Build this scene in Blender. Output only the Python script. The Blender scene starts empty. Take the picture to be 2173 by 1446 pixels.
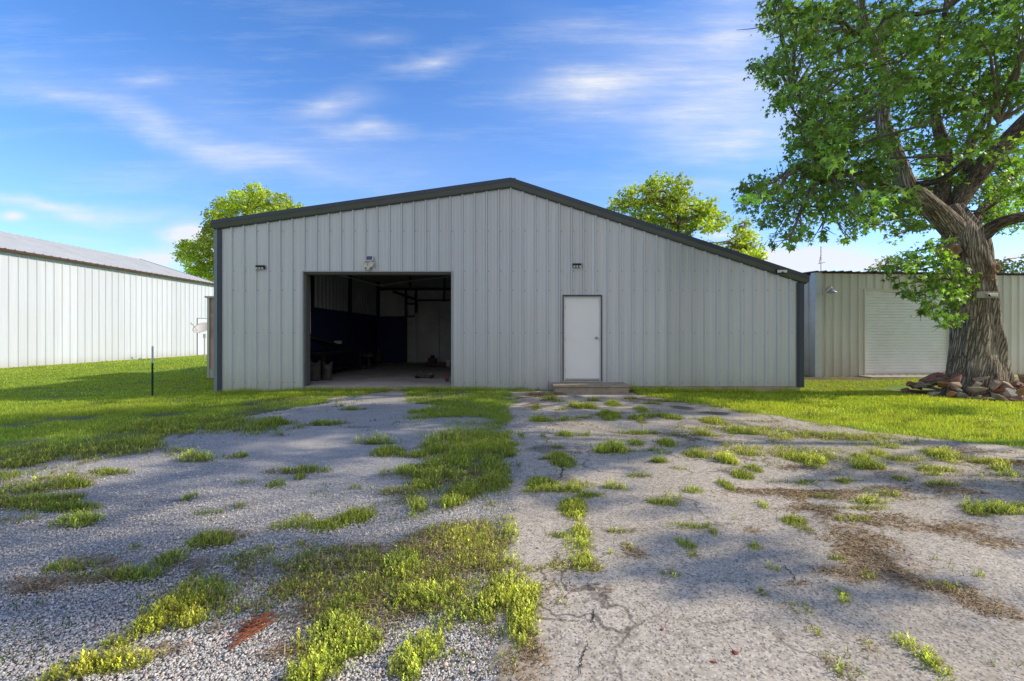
import bpy, bmesh, math, random
import numpy as np
from mathutils import Vector, Matrix
random.seed(7); RNG=np.random.default_rng(7)
sc=bpy.context.scene; C=sc.collection
F=960.0; PX=1102.0; PY=710.0; CH=1.32; W0=2173.0
SUN_K=0.045; SUN_T=0.60

# ------------------------------------------------------------------ noise
def _h(ix,iy,s):
    n=(ix.astype(np.int64)*374761393+iy.astype(np.int64)*668265263+s*1442695041)&0xffffffff
    n=((n^(n>>13))*1274126177)&0xffffffff
    return ((n^(n>>16))&0xffff)/65535.0
def vnoise(x,y,s=0):
    x=np.asarray(x,float);y=np.asarray(y,float)
    ix=np.floor(x);iy=np.floor(y);fx=x-ix;fy=y-iy
    fx=fx*fx*(3-2*fx);fy=fy*fy*(3-2*fy)
    a=_h(ix,iy,s);b=_h(ix+1,iy,s);c=_h(ix,iy+1,s);d=_h(ix+1,iy+1,s)
    return (a*(1-fx)+b*fx)*(1-fy)+(c*(1-fx)+d*fx)*fy
def fbm(x,y,s=0,o=4):
    v=0;a=.5;t=0
    for i in range(o):
        v=v+a*vnoise(np.asarray(x)*2**i,np.asarray(y)*2**i,s+i*17);t+=a;a*=.5
    return v/t
def sst(a,b,x):
    t=np.clip((np.asarray(x,float)-a)/(b-a),0,1);return t*t*(3-2*t)

# ------------------------------------------------------------------ ground shape
def gz(x,y):
    x=np.asarray(x,float);y=np.asarray(y,float)
    z=-0.06-0.06*sst(1.5,6,x)*sst(2,8,y)-0.14*sst(-4,-11,x)
    z=z-0.10*np.exp(-((x+12.5)/4.5)**2)*sst(5,9,y)*(1-sst(13,22,y))-0.03*sst(20,60,y)
    z=z+0.02*(fbm(x*.9,y*.9,3,3)-.5)
    return z
def G(px,py):
    "ground point measured in the photograph"
    h=CH+.06
    for i in range(6):
        Y=F*h/(py-PY);X=(px-PX)/F*Y;h=CH-float(gz(X,Y))
    return X,Y
def P(px,py,Y):
    return Vector(((px-PX)/F*Y,Y,CH+(PY-py)/F*Y))

# ------------------------------------------------------------------ ground cover map
XL_Y=[0,3,4.3,5.2,6,7.9,9.6,10.6,11.3];XL_X=[-7,-5.8,-4.95,-4.8,-4.7,-4.5,-4.0,-3.5,-3.3]
YB_X=[2.2,2.55,3.4,4.43,5.07,6.2,9,14,30];YB_Y=[11.2,10.5,9.2,7.9,6.4,5.5,5.1,4.8,4.5]
XS_Y=[2.6,3.3,3.8,5.5,8.3,9.6,10.5,11.3];XS_X=[-.7,-.95,-.9,-1.2,-1.85,-2.2,-2.4,-2.6]
# (px,py,rx,ry,kind,density)  g green tuft  b bright leafy weed  y yellowed weed  d dry
PATCH=[
(790,1225,330,85,'y',.5),(800,1225,330,90,'d',.4),(520,1290,160,50,'g',.45),(1010,1250,110,110,'g',.5),(1000,1190,110,90,'y',.5),(640,1190,160,30,'g',.3),(960,1000,110,60,'y',.45),(1000,960,90,60,'g',.5),(150,960,190,30,'y',.5),(60,1040,120,40,'y',.45),(330,905,200,20,'y',.4),(520,905,120,14,'g',.35),(1650,960,200,14,'y',.35),(1900,975,200,14,'y',.35),(1750,930,200,10,'y',.5),(1560,915,120,10,'y',.4),
(240,1005,45,6,'g',.7),(170,1030,55,9,'g',.8),(80,1065,75,11,'g',.8),(20,1105,45,8,'y',.7),(60,985,70,14,'y',.8),(110,965,70,14,'y',.6),(30,1010,60,10,'g',.4),
(590,900,22,6,'g',.9),(635,1015,15,5,'g',.6),(590,1028,32,8,'g',.6),(410,1056,16,7,'g',.6),(515,1075,22,7,'y',.5),(250,965,14,4,'g',.7),(300,940,50,10,'g',.5),
(455,1150,52,15,'g',.95),(355,1188,34,16,'g',.9),(290,1168,18,8,'g',.6),(160,1208,55,13,'g',.7),(285,1220,50,13,'g',.8),(210,1225,70,12,'y',.6),(70,1250,70,10,'d',.9),(120,1235,90,12,'d',.6),(220,1200,70,16,'d',.5),(400,1200,60,18,'d',.5),(490,1140,40,16,'d',.5),
(620,1115,52,20,'g',.95),(680,1128,40,14,'g',.5),(745,1103,55,22,'g',.95),(560,1170,45,18,'y',.6),(640,1160,70,18,'y',.5),
(800,1160,120,22,'d',.35),(830,1200,80,20,'d',.4),
(940,955,50,16,'g',.7),(830,960,40,9,'g',.7),(920,990,40,12,'g',.8),(930,1022,50,16,'g',.9),(985,1045,45,14,'g',.7),(890,1080,38,18,'b',.9),(960,1068,46,16,'b',.9),(1040,985,40,30,'g',.7),(1050,1030,45,20,'g',.6),(1000,1010,60,20,'d',.4),(1070,950,24,30,'g',.8),(960,930,40,12,'y',.6),(1000,960,70,20,'g',.4),
(660,1215,130,30,'y',.45),(800,1215,110,40,'y',.5),(850,1210,50,30,'b',.8),(840,1250,90,32,'g',.7),(760,1240,90,30,'g',.8),(900,1270,90,26,'b',.7),(930,1230,80,30,'g',.8),
(1000,1150,95,40,'y',.55),(1040,1200,60,50,'y',.6),(1000,1190,60,30,'d',.5),(1080,1130,22,25,'b',.7),(960,1130,60,20,'y',.5),(1090,1190,30,30,'b',.5),
(440,1245,60,30,'g',.9),(480,1262,50,24,'g',.9),(400,1280,50,30,'g',.8),(560,1255,60,22,'y',.5),(520,1225,40,18,'d',.6),(620,1260,80,22,'g',.45),(540,1290,70,22,'d',.5),(620,1300,70,22,'d',.6),
(350,1310,60,26,'b',.9),(300,1340,70,30,'b',.95),(250,1370,70,34,'b',.95),(400,1330,40,22,'b',.8),(180,1420,60,28,'b',.9),(260,1410,70,26,'b',.7),(120,1446,50,20,'b',.7),(450,1340,40,12,'d',.7),(360,1380,60,10,'d',.7),
(720,1310,60,34,'g',.7),(700,1350,60,40,'b',.95),(745,1380,60,34,'b',.95),(700,1420,70,30,'b',.95),(660,1446,50,20,'b',.9),(620,1340,40,30,'d',.6),(600,1390,40,14,'d',.8),(660,1380,36,20,'y',.5),
(870,1400,40,40,'b',.85),(905,1370,55,30,'b',.85),(960,1320,70,24,'b',.8),(1010,1300,60,26,'b',.75),(870,1440,30,20,'b',.8),(1020,1340,50,14,'y',.4),
(1085,1250,44,34,'b',.9),(1100,1290,36,34,'b',.9),(1110,1340,30,34,'b',.95),(1090,1320,26,20,'g',.8),(1060,1230,50,24,'y',.6),(1130,1215,40,16,'y',.7),(1160,1205,30,8,'y',.5),
(1105,1430,50,30,'d',.95),(1140,1400,34,40,'d',.95),(1070,1400,40,30,'y',.6),(1120,1360,30,30,'d',.6),
(1190,984,27,15,'g',.95),(1145,1030,50,11,'g',.9),(1110,1042,30,9,'g',.8),(1262,1052,40,8,'g',.95),(1215,1080,26,18,'g',.95),(1228,1125,34,28,'b',1),(1238,1160,34,28,'b',1),(1248,1190,32,20,'b',1),(1245,1205,40,14,'y',.7),
(1345,1175,36,18,'d',.9),(1335,1165,20,12,'y',.9),(1295,1180,14,6,'b',.8),(1420,1220,22,6,'y',.5),
(1238,864,24,5,'g',.9),(1138,868,14,4,'g',.7),(1150,893,22,6,'g',.9),(1195,925,24,4,'g',.8),(1290,882,22,9,'g',.8),(1107,930,12,6,'g',.9),(1152,928,10,4,'g',.9),(1355,893,14,9,'y',.9),(1300,860,14,5,'g',.7),(1345,921,45,4,'g',.8),(1365,873,16,5,'g',.6),
(1280,952,18,7,'g',.9),(1298,945,14,5,'g',.8),(1316,958,11,7,'b',.9),(1350,945,18,7,'g',.8),(1415,945,18,6,'g',.9),(1425,888,20,8,'y',.9),(1515,898,34,10,'y',.8),(1540,982,20,8,'b',1),(1482,968,20,7,'g',.9),(1460,968,14,7,'y',.8),(1470,935,25,9,'d',.9),(1400,983,16,4,'g',.9),(1440,998,20,4,'y',.5),(1580,922,22,7,'g',.8),(1590,967,16,5,'g',.9),
(1575,1010,20,12,'g',.9),(1605,1000,14,8,'g',.8),(1545,1036,12,10,'g',.9),(1410,1072,38,13,'g',.95),(1432,1062,24,12,'b',.6),(1470,1045,22,6,'g',.7),(1620,1078,20,12,'b',.8),(1680,1108,28,12,'g',.95),(1712,1130,18,10,'y',.8),(1515,1132,26,13,'g',.95),(1460,1158,32,18,'g',.95),(1475,1180,24,10,'g',.9),(1600,1162,18,10,'g',.9),(1590,1127,32,10,'d',.8),(1640,1210,16,8,'g',.7),(1615,1258,14,6,'y',.7),(1560,1105,10,3,'g',.3),
(1700,976,36,9,'g',.9),(1730,985,20,8,'b',.7),(1825,973,32,10,'g',.9),(1870,970,20,6,'g',.7),(1728,994,16,8,'g',.8),(1790,1025,14,5,'g',.9),(1910,1018,22,8,'y',.9),(1850,1045,28,7,'y',.5),(1700,1027,24,7,'g',.8),(1810,1045,40,5,'d',.6),(1990,970,36,12,'y',.7),(2010,975,30,9,'b',.6),(2130,998,24,7,'b',.5),(2110,1090,50,6,'b',.9),(2060,1080,20,5,'b',.9),
(1775,1190,18,9,'g',.9),(1985,1190,16,8,'g',.8),(1780,1262,24,14,'g',.95),(1792,1282,20,10,'b',.9),(2000,1250,50,12,'y',.5),(2080,1225,12,4,'g',.5),(1845,1230,14,7,'g',.7),
(1925,1375,30,16,'b',.95),(1960,1400,38,18,'b',1),(1990,1425,36,18,'b',1),(2010,1446,30,14,'b',.9),(1800,1440,24,12,'y',.6),(1850,1380,14,5,'y',.6),(1770,1410,20,14,'y',.35),(1730,1350,12,6,'y',.5),(1700,1300,30,8,'y',.3),
(1830,1150,80,26,'d',.85),(1850,1190,90,24,'d',.85),(1790,1220,80,20,'d',.7),(1900,1215,100,22,'d',.9),(1990,1250,90,22,'d',.9),(2080,1280,90,24,'d',.9),(2130,1310,60,20,'d',.8),(1720,1085,100,12,'d',.8),(1850,1105,150,14,'d',.8),(2000,1125,130,14,'d',.8),(2120,1150,80,18,'d',.7),(1640,1045,110,9,'d',.8),(1800,1060,120,9,'d',.7),(1980,1045,130,12,'d',.6),(2120,985,80,9,'d',.7),(2080,960,90,8,'d',.5),(1700,995,90,7,'d',.6),(1560,940,80,6,'d',.4),(1380,920,80,5,'d',.4),(1700,1240,70,8,'d',.6),
(1260,1255,40,10,'d',.35),(1150,840,50,10,'d',.9),(1130,862,30,5,'d',.5),(1400,852,60,5,'d',.7),
]
PW=[]
for (px,py,rx,ry,k,d) in PATCH:
    X,Y=G(px,py);hh=CH-float(gz(X,Y))
    PW.append((X,Y,rx*Y/F,max(ry*Y*Y/(F*hh),.05 if Y<5 else .10),k,d))
_r=random.Random(41)
for _i in range(120):
    _y=_r.uniform(3.0,9.6);_x=_r.uniform(.2,min(7.5,1.1*_y));_s=_r.uniform(.5,1.6)
    if _i%4==0:_x=_r.uniform(-4.2,-.8)
    PW.append((_x,_y,.10*_s*_r.uniform(.8,2.6),.06*_s,_r.choice('gygyb'),_r.uniform(.45,.85)))
def patch_fields(x,y):
    x=np.asarray(x,float);y=np.asarray(y,float)
    out={k:np.zeros_like(x) for k in 'gbydh'}
    n1=(fbm(x*4.3,y*4.3,11,4)-.5)*2.0
    for (X,Y,rx,ry,k,d) in PW:
        m=(np.abs(x-X)<rx*1.7)&(np.abs(y-Y)<ry*1.7)
        if not m.any():continue
        q=np.sqrt(((x[m]-X)/rx)**2+((y[m]-Y)/ry)**2)+n1[m]
        v=d*(1-sst(.5,1.22,q))
        out[k][m]=np.maximum(out[k][m],v)
        out['h'][m]=np.maximum(out['h'][m],.42*d*(1-sst(.8,1.7,q)))
    out['d']=out['d']*np.clip(.1+1.35*fbm(x*3.3,y*4.5,37,4)-.05,0,1)*.9
    return out
def inside_built(x,y):
    a=(x>-7.45)&(x<7.02)&(y>11.27)&(y<25)
    a|=(x>10.0)&(y>15.4+.075*(x-10))&(y<25.7)&(x<27.4)
    a|=(x<-23.1)&(y>8)&(y<36)
    a|=(x>.95)&(x<2.75)&(y>10.35)&(y<11.4)
    a|=((x-11.1)**2+(y-11.05)**2)<2.9
    return a
def is_asphalt(x,y):
    e=(fbm(np.asarray(y)*1.6,np.asarray(x)*1.2,5,4)-.5)*.75
    yb=np.interp(x,YB_X,YB_Y)
    return (x>-.12+e)&(y<np.where(x>2.2,yb+.2,11.0))&(x<30)
def is_gravel(x,y):
    e=(fbm(np.asarray(y)*1.1,np.asarray(x)*1.1,8,3)-.5)*.9
    xl=np.interp(y,XL_Y,XL_X)
    g=(x>xl+e)&(x<0.6)&(y<11.3)
    g|=(y<5.2)&(x>-9-e)&(x<.6)&(y<3.9+.45*(x+9))
    return g&~is_asphalt(x,y)
def lawn(x,y):
    x=np.asarray(x,float);y=np.asarray(y,float)
    n=(fbm(x*1.6,y*1.6,21,4)-.5)
    n2=fbm(x*4,y*4,22,3)
    asp=is_asphalt(x,y);gr=is_gravel(x,y)
    xl=np.interp(y,XL_Y,XL_X)
    L=np.zeros_like(x)
    lft=1-sst(-1.1,.45,(x-xl)+n*2.8)
    lft*=np.where(gr,.6,1)
    L=np.maximum(L,np.where(x<-2.2,lft,0))
    yb=np.interp(x,YB_X,YB_Y)
    rg=sst(-.7,.45,(y-yb)+n*3.0)
    L=np.maximum(L,np.where(x>2.1,rg,0))
    # strip between the gravel and the asphalt
    xs=np.interp(y,XS_Y,XS_X)
    c=sst(-.3,.25,(x-xs)+n*1.4)*(1-sst(-.22,.06,x+n*.5))*sst(3.6,7.6,y+n*3)
    L=np.maximum(L,c*np.where(y<7.5,.9,1))
    # edge of the slab
    L=np.maximum(L,sst(10.6,11.05,y+n*.9)*(y<11.4)*np.where((x>-3.2)&(x<-1.9),.55,.95)*(x<.5))
    L=np.maximum(L,((x>.2)&(x<1.3)&(y>9.7)&(y<11.3))*.35*n2)
    L=np.where(y>11.3,1.0,L)
    bald=((x-10)/3.2)**2+((y-14.9)/1.0)**2
    L=L*np.where(bald<1.3,np.clip(bald-.35+n*1.2,.05,1),1)
    bald=((x+8.3)/1.3)**2+((y-14.6)/1.2)**2
    L=L*np.where(bald<1,.25,1)
    L=L*sst(.22,.42,fbm(x*1.3,y*1.9,29,4)+np.where(x>2,.12,0))
    L=L*np.clip(.35+1.1*n2+np.where(y>11,.5,0)+np.where((x>2.1)&(y>yb+.6),.5,0)+np.where(x<xl-1,.35,0),0,1)
    L[inside_built(x,y)]=0
    return L

# ------------------------------------------------------------------ materials
def new_mat(name):
    m=bpy.data.materials.new(name);m.use_nodes=True
    nt=m.node_tree;nt.nodes.clear()
    o=nt.nodes.new('ShaderNodeOutputMaterial');b=nt.nodes.new('ShaderNodeBsdfPrincipled')
    nt.links.new(b.outputs[0],o.inputs[0]);b.inputs['Specular IOR Level'].default_value=.3
    return m,nt,b,o
class N:
    def __init__(s,nt):s.nt=nt
    def n(s,t,**kw):
        x=s.nt.nodes.new('ShaderNode'+t)
        for k,v in kw.items():setattr(x,k,v)
        return x
    def set(s,node,i,v):
        if hasattr(v,'is_output') or isinstance(v,bpy.types.NodeSocket):s.nt.links.new(v,node.inputs[i])
        else:node.inputs[i].default_value=v
    def math(s,op,a,b=0.,c=None,clamp=False):
        x=s.n('Math',operation=op,use_clamp=clamp);s.set(x,0,a);s.set(x,1,b)
        if c is not None:s.set(x,2,c)
        return x.outputs[0]
    def mix(s,f,a,b,bt='MIX'):
        x=s.n('MixRGB',blend_type=bt)
        for i,v in enumerate((f,a,b)):
            if isinstance(v,tuple) and len(v)==3:v=v+(1,)
            s.set(x,i,v)
        return x.outputs[0]
    def noise(s,vec,scale,detail=4,rough=.55,out='Fac'):
        x=s.n('TexNoise');s.set(x,'Vector',vec);x.inputs['Scale'].default_value=scale
        x.inputs['Detail'].default_value=detail;x.inputs['Roughness'].default_value=rough
        return x.outputs[out]
    def voro(s,vec,scale,feature='F1',out='Distance'):
        x=s.n('TexVoronoi',feature=feature);s.set(x,'Vector',vec);x.inputs['Scale'].default_value=scale
        return x.outputs[out]
    def ramp(s,f,pts):
        x=s.n('ValToRGB');s.set(x,0,f);r=x.color_ramp
        while len(r.elements)>1:r.elements.remove(r.elements[-1])
        for i,(p,c) in enumerate(pts):
            e=r.elements[0] if i==0 else r.elements.new(p)
            e.position=p;e.color=(c if isinstance(c,tuple) else (c,c,c))+(1,)
        return x.outputs[0]
    def mapping(s,vec,scale):
        x=s.n('Mapping');s.set(x,'Vector',vec);x.inputs['Scale'].default_value=scale;return x.outputs[0]
    def bump(s,h,strength,dist,prev=None):
        x=s.n('Bump');s.set(x,'Height',h);x.inputs['Strength'].default_value=strength;x.inputs['Distance'].default_value=dist
        if prev is not None:s.set(x,'Normal',prev)
        return x.outputs[0]
def simple(name,col,rough=.6,metal=0,var=.12,scale=6,bump=0,dirt=None,spec=None):
    m,nt,b,o=new_mat(name);n=N(nt);co=n.n('NewGeometry').outputs['Position']
    f=n.noise(co,scale,5,.6)
    c=n.mix(f,tuple(max(0,v*(1-var*1.6)) for v in col),tuple(min(1,v*(1+var*1.4)) for v in col))
    if dirt:
        g=n.noise(co,scale*.35,6,.7);c=n.mix(n.ramp(g,[(.5,0.),(.72,1.)]),c,dirt)
    nt.links.new(c,b.inputs['Base Color']);b.inputs['Roughness'].default_value=rough;b.inputs['Metallic'].default_value=metal
    if spec is not None:b.inputs['Specular IOR Level'].default_value=spec
    if bump:nt.links.new(n.bump(n.noise(co,scale*6,4),bump,.01),b.inputs['Normal'])
    return m
def siding(name,base,stain,stain_amt,grime_z,rough=.45,metal=.0,axis='x'):
    "painted sheet metal: streaks run down the sheet, sheets differ slightly, grime near the ground"
    m,nt,b,o=new_mat(name);n=N(nt);co=n.n('NewGeometry').outputs['Position']
    sx=n.n('SeparateXYZ');n.set(sx,0,co)
    U=sx.outputs[0] if axis=='x' else sx.outputs[1]
    sheet=n.n('TexWhiteNoise',noise_dimensions='1D');n.set(sheet,'W',n.math('FLOOR',n.math('MULTIPLY',U,1/.909)))
    sv=n.math('MULTIPLY_ADD',sheet.outputs['Value'],.13,.92)
    st=n.noise(n.mapping(co,(14,14,.35)),1,5,.65)
    bl=n.noise(co,.55,5,.6)
    c=n.mix(n.ramp(st,[(.35,0.),(.75,1.)]),base,tuple(v*.86 for v in base))
    c=n.mix(n.math('MULTIPLY',n.ramp(bl,[(.42,0.),(.7,1.)]),stain_amt),c,stain)
    x=n.n('MixRGB',blend_type='MULTIPLY');x.inputs[0].default_value=1;n.set(x,1,c)
    cb=n.n('CombineXYZ');[n.set(cb,i,sv) for i in range(3)];n.set(x,2,cb.outputs[0]);c=x.outputs[0]
    gr=n.math('SUBTRACT',1.0,n.math('DIVIDE',n.math('ADD',sx.outputs[2],.1),grime_z),clamp=True)
    gr=n.math('MULTIPLY',n.math('POWER',gr,2.0),n.math('MULTIPLY_ADD',n.noise(n.mapping(co,(3,3,1)),1,4),1.6,-.2,clamp=True),clamp=True)
    c=n.mix(n.math('MULTIPLY',gr,.65),c,tuple(v*f for v,f in zip(base,(.62,.55,.42))))
    fine=n.noise(co,120,2)
    c=n.mix(n.math('MULTIPLY',n.ramp(fine,[(.55,0.),(.8,1.)]),.1),c,tuple(v*.6 for v in base))
    nt.links.new(c,b.inputs['Base Color']);b.inputs['Roughness'].default_value=rough;b.inputs['Metallic'].default_value=metal
    wav=n.noise(n.mapping(co,(1.2,1.2,.8)),1.5,2)
    nt.links.new(n.bump(wav,.5,.03),b.inputs['Normal'])
    return m
def ground_mat(kind):
    m,nt,b,o=new_mat(kind+'_surface');n=N(nt);co=n.n('NewGeometry').outputs['Position']
    at=n.n('Attribute',attribute_name='gmask');sp=n.n('SeparateColor');n.set(sp,0,at.outputs['Color'])
    grass,straw=sp.outputs[0],sp.outputs[1]
    nz=n.n('TexNoise');n.set(nz,'Vector',co);nz.inputs['Scale'].default_value=22;nz.inputs['Detail'].default_value=5;nz.inputs['Roughness'].default_value=.7
    ns=n.n('SeparateColor');n.set(ns,0,nz.outputs['Color']);F1=ns.outputs[0];F2=ns.outputs[1]
    bn=n.noise(co,.6,4,.55);h=None
    if kind!='soil':
        v1=n.n('TexVoronoi');n.set(v1,'Vector',co);v1.inputs['Scale'].default_value=88 if kind=='gravel' else 42
        s1=n.n('SeparateColor');n.set(s1,0,v1.outputs['Color'])
    if kind=='gravel':
        v2=n.n('TexVoronoi');n.set(v2,'Vector',co);v2.inputs['Scale'].default_value=150
        s2=n.n('SeparateColor');n.set(s2,0,v2.outputs['Color'])
        big=n.math('GREATER_THAN',s1.outputs[1],.5)
        val=n.mix(big,s2.outputs[0],s1.outputs[0]);val=n.ramp(val,[(0,.29),(.5,.47),(.85,.58),(1,.72)])
        c=n.mix(1.0,val,n.mix(s1.outputs[2],(1.05,.985,.90),(1.0,.985,.97)),'MULTIPLY')
        dist=n.mix(big,n.math('MULTIPLY',v2.outputs['Distance'],1.),v1.outputs['Distance'])
        c=n.mix(1.0,c,n.ramp(dist,[(.3,1.),(.8,.5)]),'MULTIPLY')
        fines=n.ramp(bn,[(.45,0.),(.62,1.)])
        c=n.mix(n.math('MULTIPLY',fines,.45),c,n.mix(F1,(.30,.27,.235),(.48,.44,.39)))
        c=n.mix(1.0,c,n.ramp(bn,[(.3,.84),(.7,1.12)]),'MULTIPLY')
        h=n.math('SUBTRACT',1.,dist)
    if kind=='asphalt':
        c=n.mix(n.ramp(F1,[(.35,0.),(.65,1.)]),(.35,.302,.238),(.59,.515,.41))
        a1=n.n('TexVoronoi');n.set(a1,'Vector',co);a1.inputs['Scale'].default_value=120
        sa=n.n('SeparateColor');n.set(sa,0,a1.outputs['Color'])
        c=n.mix(n.ramp(sa.outputs[0],[(.78,0.),(.9,.7)]),c,(.68,.63,.56))
        c=n.mix(n.ramp(sa.outputs[1],[(.70,0.),(.9,.75)]),c,(.13,.12,.11))
        peb=n.math('MULTIPLY',n.math('GREATER_THAN',s1.outputs[0],.88),n.ramp(v1.outputs['Distance'],[(.25,1.),(.4,0.)]))
        c=n.mix(peb,c,n.mix(s1.outputs[1],(.24,.22,.2),(.66,.63,.58)))
        c=n.mix(1.0,c,n.ramp(bn,[(.3,.80),(.7,1.14)]),'MULTIPLY')
        vm=n.n('VectorMath',operation='SCALE');n.set(vm,0,nz.outputs['Color']);vm.inputs['Scale'].default_value=.05
        va=n.n('VectorMath',operation='ADD');n.set(va,0,co);n.set(va,1,vm.outputs[0])
        nl=n.n('TexNoise');n.set(nl,'Vector',co);nl.inputs['Scale'].default_value=2.2;nl.inputs['Detail'].default_value=3
        vm2=n.n('VectorMath',operation='SCALE');n.set(vm2,0,nl.outputs['Color']);vm2.inputs['Scale'].default_value=.6
        vb=n.n('VectorMath',operation='ADD');n.set(vb,0,va.outputs[0]);n.set(vb,1,vm2.outputs[0])
        ck=n.n('TexVoronoi',feature='DISTANCE_TO_EDGE');n.set(ck,'Vector',vb.outputs[0]);ck.inputs['Scale'].default_value=1.1
        crk=n.math('MULTIPLY',n.ramp(ck.outputs[0],[(0.,1.),(.007,.7),(.016,0.)]),n.ramp(bn,[(.42,0.),(.56,1.)]))
        c=n.mix(n.math('MULTIPLY',crk,.75),c,(.07,.06,.05))
        h=n.math('SUBTRACT',n.math('MULTIPLY_ADD',F1,.6,n.math('MULTIPLY',peb,.5)),n.math('MULTIPLY',crk,.8))
    soil=n.mix(F2,(.07,.07,.03),(.17,.14,.085))
    green=n.mix(F2,(.10,.18,.03),(.23,.35,.045))
    if kind=='soil':
        c=n.mix(n.ramp(grass,[(.25,0.),(.8,1.)]),soil,green)
        c=n.mix(1.0,c,n.ramp(bn,[(.3,.8),(.7,1.15)]),'MULTIPLY')
    else:
        soil=n.mix(n.ramp(grass,[(.45,0.),(.95,1.)]),soil,green)
        fn=n.math('ADD',grass,n.math('MULTIPLY_ADD',F1,1.7,-.85))
        c=n.mix(n.ramp(fn,[(.42,0.),(.7,1.)]),c,soil)
    st=n.mix(n.ramp(F2,[(.3,0.),(.65,1.)]),(.19,.14,.095),(.46,.35,.22))
    fs=n.math('ADD',straw,n.math('MULTIPLY_ADD',F1,2.2,-1.1))
    c=n.mix(n.ramp(fs,[(.34,0.),(.8,.85)]),c,st)
    c=n.mix(n.math('MULTIPLY',at.outputs['Alpha'],.7),c,(.055,.045,.042))
    nt.links.new(c,b.inputs['Base Color']);b.inputs['Roughness'].default_value=.9;b.inputs['Specular IOR Level'].default_value=.12
    if h is not None:nt.links.new(n.bump(h,.35,.005 if kind=='asphalt' else .008),b.inputs['Normal'])
    return m
def leaf_mat(name,trans=.35,rough=.5):
    m,nt,b,o=new_mat(name);n=N(nt)
    at=n.n('Attribute',attribute_name='col')
    b.inputs['Roughness'].default_value=rough;b.inputs['Specular IOR Level'].default_value=.35
    nt.links.new(at.outputs['Color'],b.inputs['Base Color'])
    tr=n.n('BsdfTranslucent')
    tc=n.mix(1.0,at.outputs['Color'],(1.5,1.45,.55),'MULTIPLY');nt.links.new(tc,tr.inputs[0])
    mx=n.n('MixShader');mx.inputs[0].default_value=trans
    nt.links.new(b.outputs[0],mx.inputs[1]);nt.links.new(tr.outputs[0],mx.inputs[2]);nt.links.new(mx.outputs[0],o.inputs[0])
    return m
def vcol_mat(name,rough=.9,bump=0):
    m,nt,b,o=new_mat(name);n=N(nt);at=n.n('Attribute',attribute_name='col');co=n.n('NewGeometry').outputs['Position']
    c=n.mix(1.0,at.outputs['Color'],n.ramp(n.noise(co,90,4,.7),[(.3,.7),(.7,1.2)]),'MULTIPLY')
    nt.links.new(c,b.inputs['Base Color']);b.inputs['Roughness'].default_value=rough
    if bump:nt.links.new(n.bump(n.noise(co,80,4),bump,.006),b.inputs['Normal'])
    return m
def bark_mat(name,dark,light,su=9,sv=1.6):
    m,nt,b,o=new_mat(name);n=N(nt);uv=n.n('TexCoord').outputs['UV'];co=n.n('NewGeometry').outputs['Position']
    w=n.n('VectorMath',operation='ADD');n.set(w,0,n.mapping(uv,(su*1.9,sv*1.15,1)))
    nz=n.n('TexNoise');n.set(nz,'Vector',n.mapping(uv,(3,2.2,1)));nz.inputs['Scale'].default_value=3.5;nz.inputs['Detail'].default_value=5
    s_=n.n('VectorMath',operation='SCALE');n.set(s_,0,nz.outputs['Color']);s_.inputs['Scale'].default_value=.65;n.set(w,1,s_.outputs[0])
    r1=n.noise(w.outputs[0],1.0,6,.62)
    ed=n.n('TexVoronoi',feature='DISTANCE_TO_EDGE');n.set(ed,'Vector',w.outputs[0]);ed.inputs['Scale'].default_value=1.3
    e=n.ramp(ed.outputs[0],[(0,0.),(.22,1.)])
    c=n.mix(n.ramp(r1,[(.3,0.),(.72,1.)]),dark,light)
    c=n.mix(1.0,c,n.mix(e,(.36,.31,.27),(1.1,1.1,1.1)),'MULTIPLY')
    li=n.ramp(n.noise(co,2.1,5,.7),[(.5,0.),(.72,.6)])
    c=n.mix(li,c,tuple(v*1.35 for v in (light[0],light[1],light[2]*.95)))
    pale=n.ramp(n.noise(co,22,4,.8),[(.62,0.),(.75,.6)]);c=n.mix(pale,c,(.5,.48,.42))
    nt.links.new(c,b.inputs['Base Color']);b.inputs['Roughness'].default_value=.95;b.inputs['Specular IOR Level'].default_value=.1
    h=n.math('MULTIPLY_ADD',e,.6,n.math('MULTIPLY',r1,.6))
    nt.links.new(n.bump(h,1.0,.05),b.inputs['Normal'])
    return m
def glow_free_glass(name,col):
    m,nt,b,o=new_mat(name);b.inputs['Base Color'].default_value=col+(1,);b.inputs['Roughness'].default_value=.12;b.inputs['Specular IOR Level'].default_value=.8
    return m

M={}
M['siding']=siding('galvanised_siding',(.595,.63,.67),(.59,.585,.57),.30,.8,.38,.25,axis='x')
M['white_siding']=siding('white_siding',(.55,.58,.62),(.52,.52,.50),.25,.5,rough=.5,axis='y')
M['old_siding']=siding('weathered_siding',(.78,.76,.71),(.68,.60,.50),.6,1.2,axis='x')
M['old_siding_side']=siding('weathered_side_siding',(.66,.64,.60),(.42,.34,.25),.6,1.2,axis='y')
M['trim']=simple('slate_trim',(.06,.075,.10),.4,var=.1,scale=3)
M['trim_light']=simple('lit_trim',(.15,.16,.16),.45,var=.08,scale=3)  # lit look of the rake trim's lower fold, put into its colour
M['roof']=simple('slate_roof',(.12,.14,.165),.4,var=.1)
M['white_roof']=simple('pale_roof',(.52,.54,.55),.45,var=.15,scale=1.2)
M['rust']=simple('rust_red',(.11,.045,.03),.8,var=.4,scale=5,dirt=(.07,.025,.015))
M['screw']=simple('screw_grey',(.12,.12,.12),.4)
M['door']=simple('white_door',(.86,.88,.90),.45,var=.03,scale=2)
M['doorframe']=simple('door_jamb_white',(.82,.82,.80),.5,var=.04)
M['rollup']=simple('rollup_door',(.82,.82,.82),.5,var=.06,scale=1.5,dirt=(.72,.70,.66))
M['metal']=simple('dull_steel',(.45,.45,.44),.35,metal=.7,var=.1)
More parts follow.
